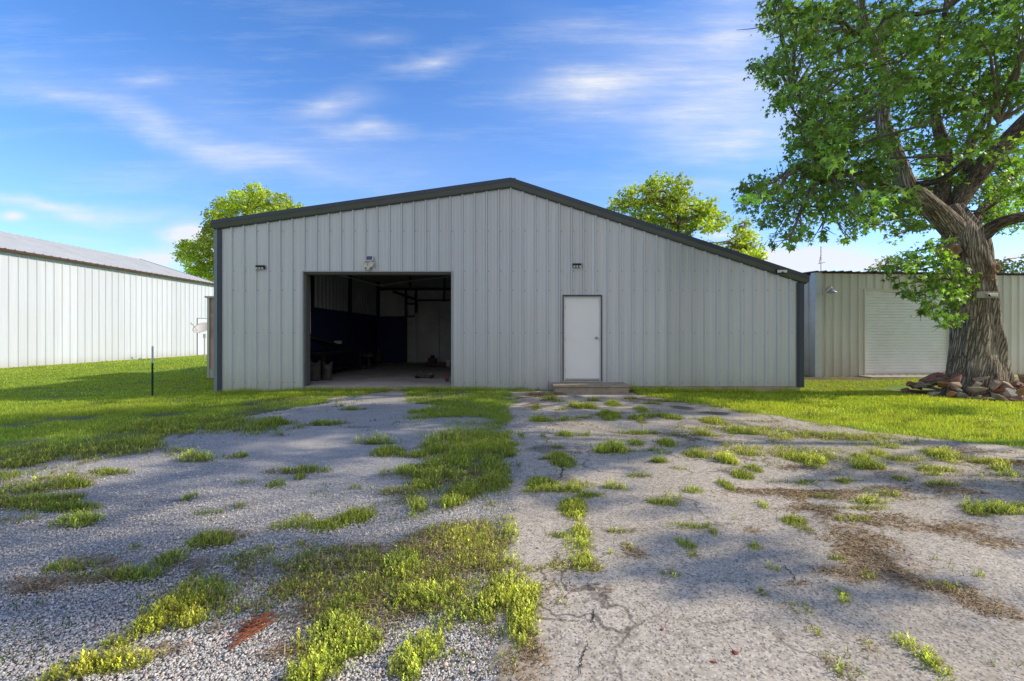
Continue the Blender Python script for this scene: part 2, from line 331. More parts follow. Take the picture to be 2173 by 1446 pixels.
M['dark_metal']=simple('black_steel',(.018,.018,.02),.5,var=.1)
M['black_plastic']=simple('black_plastic',(.015,.016,.02),.4,var=.1)
M['white_plastic']=simple('aged_white_plastic',(.68,.67,.60),.45,var=.06,scale=20)
M['lens']=simple('pale_lens',(.75,.76,.74),.25,var=.05)
M['solar']=glow_free_glass('solar_cell',(.01,.05,.16))
M['concrete']=simple('garage_concrete',(.46,.44,.43),.85,var=.25,scale=1.3,bump=.3,dirt=(.24,.22,.21))
M['slabedge']=simple('slab_edge',(.42,.35,.25),.9,var=.25,scale=4,bump=.5,dirt=(.25,.2,.14))
M['apron']=simple('old_apron',(.40,.36,.31),.9,var=.2,scale=2,bump=.4)
M['step']=simple('weathered_step',(.38,.32,.25),.9,var=.35,scale=7,bump=.7,dirt=(.22,.17,.12))
M['navy']=simple('navy_paint',(.02,.03,.12),.6,var=.2,scale=2)
M['inner_grey']=simple('inner_liner',(.38,.39,.41),.7,var=.2,scale=1)
M['inner_white']=simple('dusty_plywood',(.72,.72,.70),.8,var=.25,scale=1.2,dirt=(.5,.5,.48))
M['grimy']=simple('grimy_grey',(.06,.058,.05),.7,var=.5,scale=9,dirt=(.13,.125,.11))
M['rubber']=simple('rubber',(.02,.02,.02),.8)
M['orange']=simple('faded_orange',(.16,.07,.04),.6)
M['redpaint']=simple('dull_red',(.14,.02,.02),.5)
M['green_post']=simple('post_green',(.03,.085,.06),.5)
M['post_white']=simple('post_white',(.72,.72,.76),.5)
M['post_dark']=simple('post_dark',(.03,.035,.03),.7)
M['tan_board']=simple('tan_board',(.55,.42,.34),.8,var=.18,scale=4,bump=.3,dirt=(.3,.2,.17))
M['dish']=simple('dish_grey',(.62,.60,.56),.5,var=.06)
M['board']=simple('weathered_board',(.40,.37,.31),.85,var=.25,scale=12)
M['bark']=bark_mat('maple_bark',(.17,.135,.10),(.52,.46,.37))
M['bark2']=bark_mat('limb_bark',(.11,.085,.065),(.30,.25,.19),su=14,sv=3)
M['cut']=simple('healed_cut',(.30,.19,.12),.9,var=.4,scale=14,bump=.8)
M['ground']=ground_mat('soil');M['gravel']=ground_mat('gravel');M['asphalt']=ground_mat('asphalt')
M['leaf']=leaf_mat('leaves',.36);M['grass']=leaf_mat('grass_blades',.5,.6);M['dry']=leaf_mat('dry_stalks',.1,.8)
M['stone']=vcol_mat('stones',.9,.4)
M['wire']=simple('rusty_wire',(.26,.085,.035),.75,var=.5,scale=40)

# ------------------------------------------------------------------ mesh helpers
WL={}
def tag(o,label=None,cat=None,group=None,kind=None):
    if label:o['label']=label
    if cat:o['category']=cat
    if group:o['group']=group
    if kind:o['kind']=kind
    return o
def thing(name,label,cat,loc=(0,0,0),group=None):
    o=bpy.data.objects.new(name,None);C.objects.link(o);o.location=loc;o.empty_display_size=.2
    WL[o.name]=Vector(loc);return tag(o,label,cat,group)
class MB:
    def __init__(s):s.v=[];s.f=[];s.m=[];s.mi=0;s.uv=None
    def add(s,vs,fs):
        k=len(s.v);s.v+= [tuple(v) for v in vs]
        for f in fs:s.f.append([i+k for i in f]);s.m.append(s.mi)
        return s
    def box(s,a,b,rot=None,piv=None):
        x0,y0,z0=a;x1,y1,z1=b
        vs=[Vector(p) for p in((x0,y0,z0),(x1,y0,z0),(x1,y1,z0),(x0,y1,z0),(x0,y0,z1),(x1,y0,z1),(x1,y1,z1),(x0,y1,z1))]
        if rot is not None:
            p=Vector(piv) if piv is not None else sum(vs,Vector())/8
            vs=[rot@(v-p)+p for v in vs]
        return s.add(vs,[(0,3,2,1),(4,5,6,7),(0,1,5,4),(1,2,6,5),(2,3,7,6),(3,0,4,7)])
    def tube(s,pts,rad,seg=8,cap=True):
        pts=[Vector(p) for p in pts]
        if not isinstance(rad,(list,tuple)):rad=[rad]*len(pts)
        k=len(s.v);up=None
        for i,p in enumerate(pts):
            t=(pts[min(i+1,len(pts)-1)]-pts[max(i-1,0)]).normalized()
            if up is None:up=t.orthogonal().normalized()
            a=(up-t*up.dot(t)).normalized();b=t.cross(a);up=a
            for j in range(seg):
                q=2*math.pi*j/seg;s.v.append(tuple(p+(a*math.cos(q)+b*math.sin(q))*rad[i]))
        for i in range(len(pts)-1):
            for j in range(seg):
                s.f.append([k+i*seg+j,k+i*seg+(j+1)%seg,k+(i+1)*seg+(j+1)%seg,k+(i+1)*seg+j]);s.m.append(s.mi)
        if cap:
            s.f.append([k+j for j in range(seg)][::-1]);s.m.append(s.mi)
            e=k+(len(pts)-1)*seg;s.f.append([e+j for j in range(seg)]);s.m.append(s.mi)
        return s
    def lathe(s,o,prof,seg=20,axis=None):
        o=Vector(o);ax=Vector(axis or (0,0,1)).normalized();a=ax.orthogonal().normalized();b=ax.cross(a);k=len(s.v)
        for r,h in prof:
            for j in range(seg):
                q=2*math.pi*j/seg;s.v.append(tuple(o+ax*h+(a*math.cos(q)+b*math.sin(q))*max(r,.0005)))
        for i in range(len(prof)-1):
            for j in range(seg):
                s.f.append([k+i*seg+j,k+i*seg+(j+1)%seg,k+(i+1)*seg+(j+1)%seg,k+(i+1)*seg+j]);s.m.append(s.mi)
        return s
    def prism(s,poly,a,b):
        "poly: list of vectors in a plane, extruded from offset a to offset b"
        n=len(poly);a=Vector(a);b=Vector(b)
        vs=[Vector(p)+a for p in poly]+[Vector(p)+b for p in poly]
        return s.add(vs,[list(range(n))[::-1],[n+i for i in range(n)]]+[[i,(i+1)%n,n+(i+1)%n,n+i] for i in range(n)])
    def build(s,name,mats,parent=None,smooth=False,bevel=0):
        if not isinstance(mats,(list,tuple)):mats=[mats]
        off=Vector((0,0,0))
        if parent is not None:off=WL.get(parent.name,Vector((0,0,0)))
        me=bpy.data.meshes.new(name);me.from_pydata([tuple(Vector(v)-off) for v in s.v],[],s.f)
        for m in mats:me.materials.append(m)
        if len(mats)>1:me.polygons.foreach_set('material_index',s.m)
        if s.uv is not None:
            l=me.uv_layers.new(name='UVMap');vi=np.empty(len(me.loops),np.int32);me.loops.foreach_get('vertex_index',vi)
            l.data.foreach_set('uv',np.array(s.uv,np.float32)[vi].ravel())
        if smooth:me.polygons.foreach_set('use_smooth',[True]*len(me.polygons))
        me.update();o=bpy.data.objects.new(name,me);C.objects.link(o)
        if parent is not None:o.parent=parent
        WL[o.name]=off
        if bevel:
            md=o.modifiers.new('bevel','BEVEL');md.width=bevel;md.segments=2;md.limit_method='ANGLE'
        return o
def np_mesh(name,V,Fq,sizes,mats,parent=None,col=None,smooth=False,mi=None):
    off=WL.get(parent.name,Vector((0,0,0))) if parent is not None else Vector((0,0,0))
    V=np.asarray(V,np.float32)-np.array(off,np.float32)
    me=bpy.data.meshes.new(name);me.vertices.add(len(V));me.vertices.foreach_set('co',V.ravel())
    Fq=np.asarray(Fq,np.int32).ravel();me.loops.add(len(Fq));me.loops.foreach_set('vertex_index',Fq)
    sizes=np.asarray(sizes,np.int32);me.polygons.add(len(sizes))
    st=np.concatenate([[0],np.cumsum(sizes)[:-1]]).astype(np.int32)
    me.polygons.foreach_set('loop_start',st);me.polygons.foreach_set('loop_total',sizes)
    for m in (mats if isinstance(mats,list) else [mats]):me.materials.append(m)
    if mi is not None:me.polygons.foreach_set('material_index',mi)
    me.update(calc_edges=True)
    if col is not None:
        a=me.color_attributes.new('col','FLOAT_COLOR','POINT');cc=np.ones((len(V),4),np.float32);cc[:,:3]=col;a.data.foreach_set('color',cc.ravel())
    if smooth:me.polygons.foreach_set('use_smooth',np.ones(len(sizes),bool))
    o=bpy.data.objects.new(name,me);C.objects.link(o)
    if parent is not None:o.parent=parent
    WL[o.name]=off
    return o
PBR=[(0,0),(.024,.040),(.050,.040),(.070,0),(.120,0),(.127,.006),(.147,.006),(.154,0),(.205,0),(.212,.006),(.232,.006),(.239,0)]
def ribbed(mb,org,u,nrm,u0,u1,zb,zt,openings=(),pitch=.3029,phase=0,prof=PBR,screws=(),clip=1.0):
    "vertical ribbed sheet; u, nrm unit vectors; openings (ua,ub,za,zb)"
    org=Vector(org);u=Vector(u);nrm=Vector(nrm)
    pts=[]
    k0=int(math.floor((u0-phase)/pitch))-1;k1=int(math.ceil((u1-phase)/pitch))+1
    for k in range(k0,k1):
        for (d,h) in prof:pts.append((phase+k*pitch+d,h))
    us=[p[0] for p in pts];hs=[p[1] for p in pts]
    hf=lambda x:float(np.interp(x,us,hs))
    S=sorted(set([round(x,5) for x in us if u0<x<u1]+[u0,u1]+[round(q,5) for o in openings for q in o[:2] if u0<=q<=u1]))
    zbf=zb if callable(zb) else (lambda x:zb);ztf=zt if callable(zt) else (lambda x:zt)
    def pt(x,z):return org+u*x+nrm*hf(x)+Vector((0,0,z))
    for a,b in zip(S[:-1],S[1:]):
        m=(a+b)/2;segs=[(0,None,None)]
        ops=[o for o in openings if o[0]<m<o[1]]
        if not ops:
            mb.add([pt(a,zbf(a)),pt(b,zbf(b)),pt(b,ztf(b)),pt(a,ztf(a))],[(0,1,2,3)])
        else:
            o=ops[0]
            if o[2]>zbf(m)+.01:mb.add([pt(a,zbf(a)),pt(b,zbf(b)),pt(b,o[2]),pt(a,o[2])],[(0,1,2,3)])
            if o[3]<ztf(m)-.01:mb.add([pt(a,o[3]),pt(b,o[3]),pt(b,ztf(b)),pt(a,ztf(a))],[(0,1,2,3)])
    mb.mi=1
    for z in screws:
        for k in range(k0,k1):
            x=phase+k*pitch+.09
            if not(u0+.02<x<u1-.02) or z>ztf(x)-.1:continue
            if any(o[0]-.03<x<o[1]+.03 and o[2]<z<o[3] for o in openings):continue
            c=pt(x,z)+nrm*.004
            mb.add([c+u*(.0115*math.cos(q))+Vector((0,0,.0115*math.sin(q)))+nrm*(.003) for q in [math.pi/3*i for i in range(6)]],[range(6)])
    mb.mi=0

# ------------------------------------------------------------------ world, sun, camera
def world():
    w=bpy.data.worlds.new('World');sc.world=w;w.use_nodes=True;nt=w.node_tree;nt.nodes.clear();n=N(nt)
    out=n.n('OutputWorld');bg=n.n('Background');nt.links.new(bg.outputs[0],out.inputs[0])
    sky=n.n('TexSky',sky_type='NISHITA');sky.sun_disc=False
    el=math.atan(SUN_T/math.sqrt(1+SUN_K**2));az=math.atan2(1,SUN_K)
    sky.sun_elevation=el;sky.sun_rotation=az;sky.altitude=300;sky.air_density=1.0;sky.dust_density=.4;sky.ozone_density=2.5
    d=n.n('TexCoord').outputs['Generated'];sx=n.n('SeparateXYZ');n.set(sx,0,d)
    X,Y,Z=sx.outputs
    ya=n.math('MAXIMUM',n.math('ABSOLUTE',Y),.06)
    U=n.math('DIVIDE',X,ya);V=n.math('DIVIDE',Z,ya)
    U=n.math('MINIMUM',n.math('MAXIMUM',U,-6.),6.);V=n.math('MINIMUM',V,6.)
    cb=n.n('CombineXYZ');n.set(cb,0,U);n.set(cb,1,V);uv=cb.outputs[0]
    wn=n.n('TexNoise');n.set(wn,'Vector',n.mapping(uv,(3.,5.,1)));wn.inputs['Scale'].default_value=1.2;wn.inputs['Detail'].default_value=5
    ws=n.n('SeparateColor');n.set(ws,0,wn.outputs['Color'])
    Uw=n.math('ADD',U,n.math('MULTIPLY_ADD',ws.outputs[0],.22,-.11));Vw=n.math('ADD',V,n.math('MULTIPLY_ADD',ws.outputs[1],.12,-.06))
    streak=n.noise(n.mapping(uv,(1.2,7,1)),1.,5,.65)
    rot=n.n('Mapping');n.set(rot,'Vector',uv);rot.inputs['Rotation'].default_value=(0,0,math.radians(-14));rot.inputs['Scale'].default_value=(1.2,10,1)
    streak2=n.noise(rot.outputs[0],2.,6,.72)
    fib=n.math('MULTIPLY',n.ramp(streak,[(.28,.42),(.66,1.)]),n.ramp(streak2,[(.3,.4),(.66,1.)]))
    puff=n.ramp(n.noise(n.mapping(uv,(9,14,1)),1.,5,.65),[(.33,.25),(.52,1.)])
    CL=[(200,225,300,26,-17,.42,0),(420,300,170,26,-15,.36,0),(640,350,260,34,-13,.34,0),(500,250,380,70,-16,.22,0),(60,135,130,36,-20,.22,0),(290,185,60,18,10,.35,0),
        (705,218,85,26,8,.75,0),(785,272,75,20,0,.75,0),(918,127,80,17,3,.80,0),(805,72,70,16,0,.35,0),(1250,185,120,30,4,.85,0),(1420,120,300,80,12,.50,0),(1560,200,260,60,8,.85,0),(1590,275,200,50,3,.95,0),(1570,70,160,90,15,.55,0),
        (1480,385,220,26,0,.35,0),(190,448,270,16,-5,.80,0),(60,430,150,12,-3,.6,0),(170,495,90,10,0,.5,0),(1230,60,140,40,-8,.2,0),(330,360,200,25,0,.2,0),(900,330,260,60,-10,.14,0),
        (28,460,24,10,0,1.1,1),(405,500,58,20,0,1.5,1),(440,515,60,24,0,1.3,1),(330,552,110,20,0,1.2,1),(1730,550,130,30,0,1.4,1),(1650,560,90,26,0,1.2,1),(1860,565,90,16,0,.8,1),(2150,545,80,18,0,1.2,1),(1540,500,60,10,0,.8,1),(210,560,60,10,0,.8,1)]
    cw_=n.n('CombineXYZ');n.set(cw_,0,Uw);n.set(cw_,1,Vw);wuv=cw_.outputs[0]
    cp_=n.n('CombineXYZ');n.set(cp_,0,U);n.set(cp_,1,n.math('ADD',V,n.math('MULTIPLY_ADD',ws.outputs[1],.03,-.015)));puv=cp_.outputs[0]
    tot=None
    for (px,py,a,b,ang,s,k) in CL:
        mp=n.n('Mapping',vector_type='TEXTURE');n.set(mp,0,wuv if k==0 else puv)
        mp.inputs['Location'].default_value=((px-PX)/F,(PY-py)/F,0);mp.inputs['Rotation'].default_value=(0,0,math.radians(ang));mp.inputs['Scale'].default_value=(a*2.0/F,b*2.0/F,1)
        gr=n.n('TexGradient',gradient_type='QUADRATIC_SPHERE');n.set(gr,0,mp.outputs[0])
        g=n.math('MULTIPLY',gr.outputs['Fac'],s*1.25)
        g=n.math('MULTIPLY',g,fib if k==0 else puff)
        tot=g if tot is None else n.math('ADD',tot,g)
    # thin veil elsewhere
    tot=n.math('ADD',tot,n.math('MULTIPLY',n.ramp(streak2,[(.5,0.),(.9,.22)]),1.))
    # bright broken cloud added behind the camera, unseen, to lift the shaded sides
    back=n.math('MULTIPLY_ADD',Y,-2.2,-.1,clamp=True)
    bk=n.ramp(n.noise(n.mapping(d,(2.2,2.2,3.2)),1.,3,.6),[(.30,.15),(.52,1.)])
    tot=n.math('ADD',tot,n.math('MULTIPLY',n.math('MULTIPLY',back,bk),.9))
    tot=n.math('MULTIPLY',tot,n.math('GREATER_THAN',Z,.0))
    tot=n.math('MINIMUM',tot,.95)
    hz=n.math('POWER',2.718,n.math('MULTIPLY',n.math('MAXIMUM',V,0.),-5.5))
    skyc=n.mix(1.0,sky.outputs[0],SKYTINT,'MULTIPLY')
    gm=n.n('HueSaturation');gm.inputs['Saturation'].default_value=1.12;n.set(gm,'Color',skyc);skyc=gm.outputs[0]
    skyc=n.mix(n.math('MULTIPLY',hz,.45),skyc,HAZE)
    c=n.mix(tot,skyc,n.mix(back,CLOUD,(4.9,4.7,4.5)))
    nt.links.new(c,bg.inputs[0]);bg.inputs[1].default_value=.15
    L=bpy.data.lights.new('sun','SUN');L.energy=5.0;L.angle=math.radians(.55);L.color=(1,.885,.70)
    lo=bpy.data.objects.new('sun',L);C.objects.link(lo)
    d=Vector((1,SUN_K,SUN_T)).normalized();lo.rotation_euler=d.to_track_quat('Z','Y').to_euler();lo.location=(60,10,40)
SKYTINT=(1.30,1.46,1.80);HAZE=(5.0,5.4,6.2);CLOUD=(5.9,6.1,6.5)
world()
cam=bpy.data.cameras.new('camera');co_=bpy.data.objects.new('camera',cam);C.objects.link(co_)
cam.sensor_width=36;cam.lens=36*F/W0;co_.location=(0,0,CH);co_.rotation_euler=(math.pi/2,0,0)
cam.shift_x=-(PX-W0/2)/W0;cam.shift_y=-(723-PY)/W0;cam.clip_end=2000;cam.clip_start=.05
sc.camera=co_
sc.view_settings.view_transform='Standard';sc.view_settings.look='None';sc.view_settings.exposure=0
sc.render.engine='CYCLES'
sc.cycles.max_bounces=5;sc.cycles.diffuse_bounces=3;sc.cycles.glossy_bounces=2;sc.cycles.transmission_bounces=3;sc.cycles.transparent_max_bounces=4
sc.cycles.caustics_reflective=False;sc.cycles.caustics_refractive=False

# ------------------------------------------------------------------ ground sheet
def make_ground():
    def axis(f0,f1,step,far):
        a=list(np.arange(f0,f1+1e-6,step));d=step;lo=[];x=f0
        while x>-far:
            d*=1.25;x-=d;lo.append(x)
        hi=[];x=f1;d=step
        while x<far:
            d*=1.25;x+=d;hi.append(x)
        return np.array(lo[::-1]+a+hi)
    xs=axis(-8,10,.05,500);ys=axis(.6,11.6,.045,600)
    X,Y=np.meshgrid(xs,ys);x=X.ravel();y=Y.ravel()
    L=lawn(x,y);pf=patch_fields(x,y);asp=is_asphalt(x,y);gr=is_gravel(x,y)
    z=gz(x,y)
    z=z+.035*(fbm(x*.8,y*2.0,31,4)-.5)*(y<12)*(y>.5)
    z=z+np.where(asp,.012,0)-np.where(gr,.01,0)
    veg=np.maximum(L,np.maximum(np.maximum(pf['g'],pf['b']),pf['y']))
    out_=~(asp|gr)
    grass=np.where(out_,np.maximum(np.where(y>11.5,.75,.35+.5*L),L),veg*.8)
    bare=((x-10)/3.4)**2+((y-14.9)/1.1)**2
    grass=np.where((bare<1),np.minimum(grass,L+.15),grass)
    straw=np.maximum(np.maximum(pf['d'],pf['h']),np.where(bare<1,.5,0)*fbm(x*2,y*2,44,3)*1.3)
    # litter that gathers along cracks of the right-hand asphalt
    c1=np.abs(fbm(x*.55,y*.9,51,3)-.5);straw=np.maximum(straw,np.where(asp,(1-sst(.0,.05,c1))*.55*sst(1.2,3.5,x+.25*y),0))
    c2=np.abs(fbm(x*.7+9,y*1.1,57,3)-.5);straw=np.maximum(straw,np.where(asp,(1-sst(.0,.035,c2))*.5*sst(3.0,6,y+.3*x),0))
    straw=np.maximum(straw,.45*((x-9.9)**2+(y-10.6)**2<2.5))
    stain=np.zeros_like(x)
    for (px,py,rx,ry,s) in [(1165,956,56,10,.8),(1450,867,26,4,1),(1515,878,36,4,1),(1560,872,20,3,.7),(1540,1000,30,6,.25),(375,1060,40,4,.5),(760,905,40,3,.6),(1190,1016,26,7,.6),(1270,1275,50,12,.12),(800,1172,90,12,.18)]:
        a,b_=G(px,py);q=((x-a)/(rx*b_/F))**2+((y-b_)/(ry*b_*b_/(F*1.4)))**2+(fbm(x*5,y*5,61,3)-.5)*1.4
        stain=np.maximum(stain,s*(1-sst(.5,1.2,q)))
    col=np.stack([grass,straw,asp.astype(float),stain],1).astype(np.float32)
    nx,ny=len(xs),len(ys)
    I=np.arange(nx*ny).reshape(ny,nx)
    q=np.stack([I[:-1,:-1],I[:-1,1:],I[1:,1:],I[1:,:-1]],-1).reshape(-1,4)
    cat=np.where(asp[q].sum(1)>=2,2,np.where(gr[q].sum(1)>=2,1,0))
    V=np.stack([x,y,z],1)
    for k,nm in ((0,'ground'),(1,'gravel_drive'),(2,'asphalt_pavement')):
        f=q[cat==k];used,inv=np.unique(f.ravel(),return_inverse=True)
        o=np_mesh(nm,V[used],inv.reshape(-1,4),np.full(len(f),4),M[('ground','gravel','asphalt')[k]],smooth=True)
        a=o.data.color_attributes.new('gmask','FLOAT_COLOR','POINT');a.data.foreach_set('color',col[used].ravel())
        o['kind']='structure'
make_ground()
def gzf(x,y):
    z=gz(x,y)+.035*(fbm(np.asarray(x)*.8,np.asarray(y)*2.0,31,4)-.5)*(np.asarray(y)<12)
    return z
def gzs(x,y):return float(gzf(np.array([x]),np.array([y]))[0])

# ------------------------------------------------------------------ blades and leafy weeds
def blades(name,x,y,h,w,col,lean=.35,mat='grass',parent=None,z=None,label=None):
    n=len(x)
    if n==0:return
    z0=gzf(x,y)-.005 if z is None else z
    a=RNG.uniform(0,2*math.pi,n);la=RNG.uniform(0,2*math.pi,n);ll=np.abs(RNG.normal(0,lean,n))*h
    dx=np.cos(a)*w/2;dy=np.sin(a)*w/2;lx=np.cos(la)*ll;ly=np.sin(la)*ll
    hh=h*np.sqrt(np.clip(1-(ll/np.maximum(h,1e-4)*.6)**2,.15,1))
    V=np.empty((n,5,3),np.float32)
    V[:,0]=np.stack([x-dx,y-dy,z0],1);V[:,1]=np.stack([x+dx,y+dy,z0],1)
    V[:,2]=np.stack([x-dx*.75+lx*.3,y-dy*.75+ly*.3,z0+hh*.58],1);V[:,3]=np.stack([x+dx*.75+lx*.3,y+dy*.75+ly*.3,z0+hh*.58],1)
    V[:,4]=np.stack([x+lx,y+ly,z0+hh],1)
    b=(np.arange(n)*5)[:,None]
    Fc=np.concatenate([b+np.array([[0,1,3,2]]),b+np.array([[2,3,4]])],1)
    cc=np.repeat(col[:,None,:],5,1).copy();cc[:,:2]*=.55;cc[:,4]*=1.15
    return np_mesh(name,V.reshape(-1,3),Fc.ravel(),np.tile([4,3],n),M[mat],parent,cc.reshape(-1,3))
def sprigs(name,x,y,h,col,mat='leaf',leaf=.022,nl=11,parent=None):
    "upright stems with small leaves all round, paler at the top"
    n=len(x)
    if n==0:return
    z0=gzf(x,y)
    t=np.tile(np.linspace(.12,1.0,nl),(n,1))+RNG.uniform(-.04,.04,(n,nl))
    ang=RNG.uniform(0,2*math.pi,(n,nl));la=RNG.uniform(0,2*math.pi,n);ll=np.abs(RNG.normal(0,.3,n))*h
    px_=x[:,None]+np.cos(la)[:,None]*ll[:,None]*t**1.6;py_=y[:,None]+np.sin(la)[:,None]*ll[:,None]*t**1.6;pz=z0[:,None]+h[:,None]*t*.95
    L=leaf*(1.15-.55*t)*RNG.uniform(.7,1.3,(n,nl))*(h[:,None]/.1)**.5
    up=.35+.9*t
    d=np.stack([np.cos(ang),np.sin(ang),up],-1);d/=np.linalg.norm(d,axis=-1,keepdims=True)
    s=np.stack([-np.sin(ang),np.cos(ang),np.zeros_like(ang)],-1)
    p=np.stack([px_,py_,pz],-1);Lw=(L*.22)[...,None]
    V=np.stack([p,p+d*(L*.5)[...,None]+s*Lw,p+d*L[...,None],p+d*(L*.5)[...,None]-s*Lw],2).reshape(-1,3)
    m=n*nl;Fc=(np.arange(m)*4)[:,None]+np.arange(4)[None]
    cc=col[:,None,:]*(.5+.75*t)[...,None];cc=cc*np.stack([1+.35*t**2,1+.12*t**2,1-.2*t],-1)
    cc=np.repeat(cc.reshape(-1,1,3),4,1).reshape(-1,3)
    # stems
    Vs=np.empty((n,3,3));Vs[:,0]=np.stack([x-.0012,y,z0],1);Vs[:,1]=np.stack([x+.0012,y,z0],1);Vs[:,2]=p[:,-1]
    Fs=(np.arange(n)*3)[:,None]+np.arange(3)[None]+len(V)
    V=np.concatenate([V,Vs.reshape(-1,3)]);cc=np.concatenate([cc,np.repeat(col*.6,3,0)])
    return np_mesh(name,V,np.concatenate([Fc.ravel(),Fs.ravel()]),np.concatenate([np.full(m,4),np.full(n,3)]),M[mat],parent,cc)
def gcol(n,base,var=.25,yel=.3,x=None,y=None):
    base=np.array(base)[None]*np.exp(RNG.normal(0,var,(n,1)))
    yl=RNG.uniform(0,1,(n,1))**2*yel
    if x is not None:
        f=fbm(x*.8,y*.8,71,3)[:,None];base=base*(.75+.5*f);yl=np.clip(yl+(f-.5)*.5,0,1)
    return base*(1-yl)+np.array([[.30,.27,.06]])*yl
def scatter(n,x0,x1,y0,y1):
    return RNG.uniform(x0,x1,n),RNG.uniform(y0,y1,n)
def view(x,y,m=1.3,b=1.0):return np.abs(x)<m*y+b
def vegetation():
    # mown lawn, near
    X=[];Y=[];Hh=[];Ww=[]
    for (x0,x1,y0,y1,dens,h,w) in [(-14,-2.2,3.8,8,2300,.052,.0050),(2.0,13,4.4,8,2300,.050,.0052),(-2.8,.1,3.5,11.3,2400,.060,.0052),(.1,2.6,9.3,11.3,1500,.05,.006),
                                   (-17,-2.2,8,11.5,1700,.058,.0075),(2.2,16,8,11.5,1800,.055,.0075),(-24,-7.4,11.5,19,420,.06,.014),(7.0,19,11.5,16,500,.055,.013),(-23,-7.4,19,36,110,.07,.03),(7,10.4,16,30,100,.07,.03)]:
        n=int((x1-x0)*(y1-y0)*dens);x,y=scatter(n,x0,x1,y0,y1);k=view(x,y);x,y=x[k],y[k]
        d=lawn(x,y);k=RNG.uniform(0,1,len(x))<d**1.2;x,y,d=x[k],y[k],d[k]
        tuft=fbm(x*2.3,y*2.3,81,3)
        X.append(x);Y.append(y);Hh.append(h*RNG.uniform(.5,1.35,len(x))*(.55+.9*tuft)*np.where(y>11,1,.6+.5*d));Ww.append(w*RNG.uniform(.7,1.3,len(x)))
    x=np.concatenate(X);y=np.concatenate(Y);h=np.concatenate(Hh);w=np.concatenate(Ww)
    edge=((y>10.85)&(y<11.4)&(x>-7.6)&(x<7.2));h=h*np.where(edge,1.9+1.5*(fbm(x*3,x*0,7,2)-.5),1)
    c=gcol(len(x),(.33,.455,.08),.28,.42,x,y)
    k=fbm(x*.6,y*.6,73,3)>.55;c[k]=c[k]*.7+np.array([.36,.40,.07])*.3
    c[x<-3]*=np.array([1.15,1.1,.95])
    c[(x>2.2)&(y<11.5)]*=np.array([1.3,1.18,.9]);k=(x>7)&(y>11.3);c[k]=c[k]*.55+np.array([.36,.33,.08])*.45
    tag(blades('lawn_grass',x,y,h,w,c,.45),'short green lawn grass on both sides of the drive','grass',kind='stuff')
    # patch weeds
    G_=[[],[],[]];S_=[[],[],[]];D_=[[],[],[]]
    for (Xc,Yc,rx,ry,k,d) in PW:
        area=math.pi*rx*ry*2.0
        den={'g':15000,'b':7500,'y':17000,'d':13000}[k]
        if Yc>5:den*=.55
        n=int(area*den);x,y=scatter(n,Xc-rx*1.3,Xc+rx*1.3,Yc-ry*1.3,Yc+ry*1.3)
        q=np.sqrt(((x-Xc)/rx)**2+((y-Yc)/ry)**2)+(fbm(x*4.3,y*4.3,11,4)-.5)*2.0
        kk=RNG.uniform(0,1,n)<d*(1-sst(.4,1.35,q))*np.clip(.05+1.6*fbm(x*7,y*7,91,2)-.1,0,1);x,y,q=x[kk],y[kk],q[kk]
        hs=np.clip(1.2-q*.7,.25,1.25)*RNG.uniform(.6,1.25,len(x))
        sc_=min(1.5,max(.75,Yc/4.2))
        tall=.062 if k=='g' else .05
        if k=='g':
            G_[0].append(x);G_[1].append(y);G_[2].append(np.stack([hs*tall*sc_,np.full(len(x),.0032+.0005*Yc)],1))
            m=RNG.uniform(0,1,len(x))<.13;S_[0].append(x[m]);S_[1].append(y[m]);S_[2].append(np.stack([hs[m]*.062*sc_,np.zeros(m.sum())],1))
        elif k=='b':
            S_[0].append(x);S_[1].append(y);S_[2].append(np.stack([hs*.085*sc_,np.ones(len(x))],1))
        elif k=='y':
            m=RNG.uniform(0,1,len(x))<.5;G_[0].append(x[m]);G_[1].append(y[m]);G_[2].append(np.stack([hs[m]*.05*sc_,np.full(m.sum(),-.0035-.0004*Yc)],1))
            m2=~m&(RNG.uniform(0,1,len(x))<.35);S_[0].append(x[m2]);S_[1].append(y[m2]);S_[2].append(np.stack([hs[m2]*.05*sc_,np.ones(m2.sum())*.7],1))
            m3=~m&~m2;D_[0].append(x[m3]);D_[1].append(y[m3]);D_[2].append(hs[m3]*.04)
        else:
            D_[0].append(x);D_[1].append(y);D_[2].append(hs*.035)
    x=np.concatenate(G_[0]);y=np.concatenate(G_[1]);hw=np.concatenate(G_[2]);yl=hw[:,1]<0
    c=gcol(len(x),(.275,.365,.07),.4,.5,x,y);c[yl]=c[yl]*.5+np.array([.24,.25,.055])*.5
    tag(blades('weed_grass',x,y,hw[:,0],np.abs(hw[:,1]),c,.5),'ragged tufts of weed grass growing through the gravel and the cracked asphalt','grass',kind='stuff')
    x=np.concatenate(S_[0]);y=np.concatenate(S_[1]);hb=np.concatenate(S_[2])
    c=gcol(len(x),(.31,.40,.085),.38,.45,x,y)*(1+.35*hb[:,1:2]);
    ye=((x<-.95)&(y<2.45))[:,None];c=np.where(ye,c*np.array([1.12,1.0,.85]),c)
    tag(sprigs('leafy_weeds',x,y,np.maximum(hb[:,0],.02),c),'bright green leafy weeds in clumps across the foreground','weeds',kind='stuff')
    xs_=np.concatenate(G_[0]+S_[0]);ys_=np.concatenate(G_[1]+S_[1]);k=(RNG.uniform(0,1,len(xs_))<.035)&(ys_<8);xs_,ys_=xs_[k]+RNG.normal(0,.03,k.sum()),ys_[k]+RNG.normal(0,.03,k.sum());n=len(xs_)
    cs_=np.array([[.40,.31,.17]])*np.exp(RNG.normal(0,.25,(n,1)))
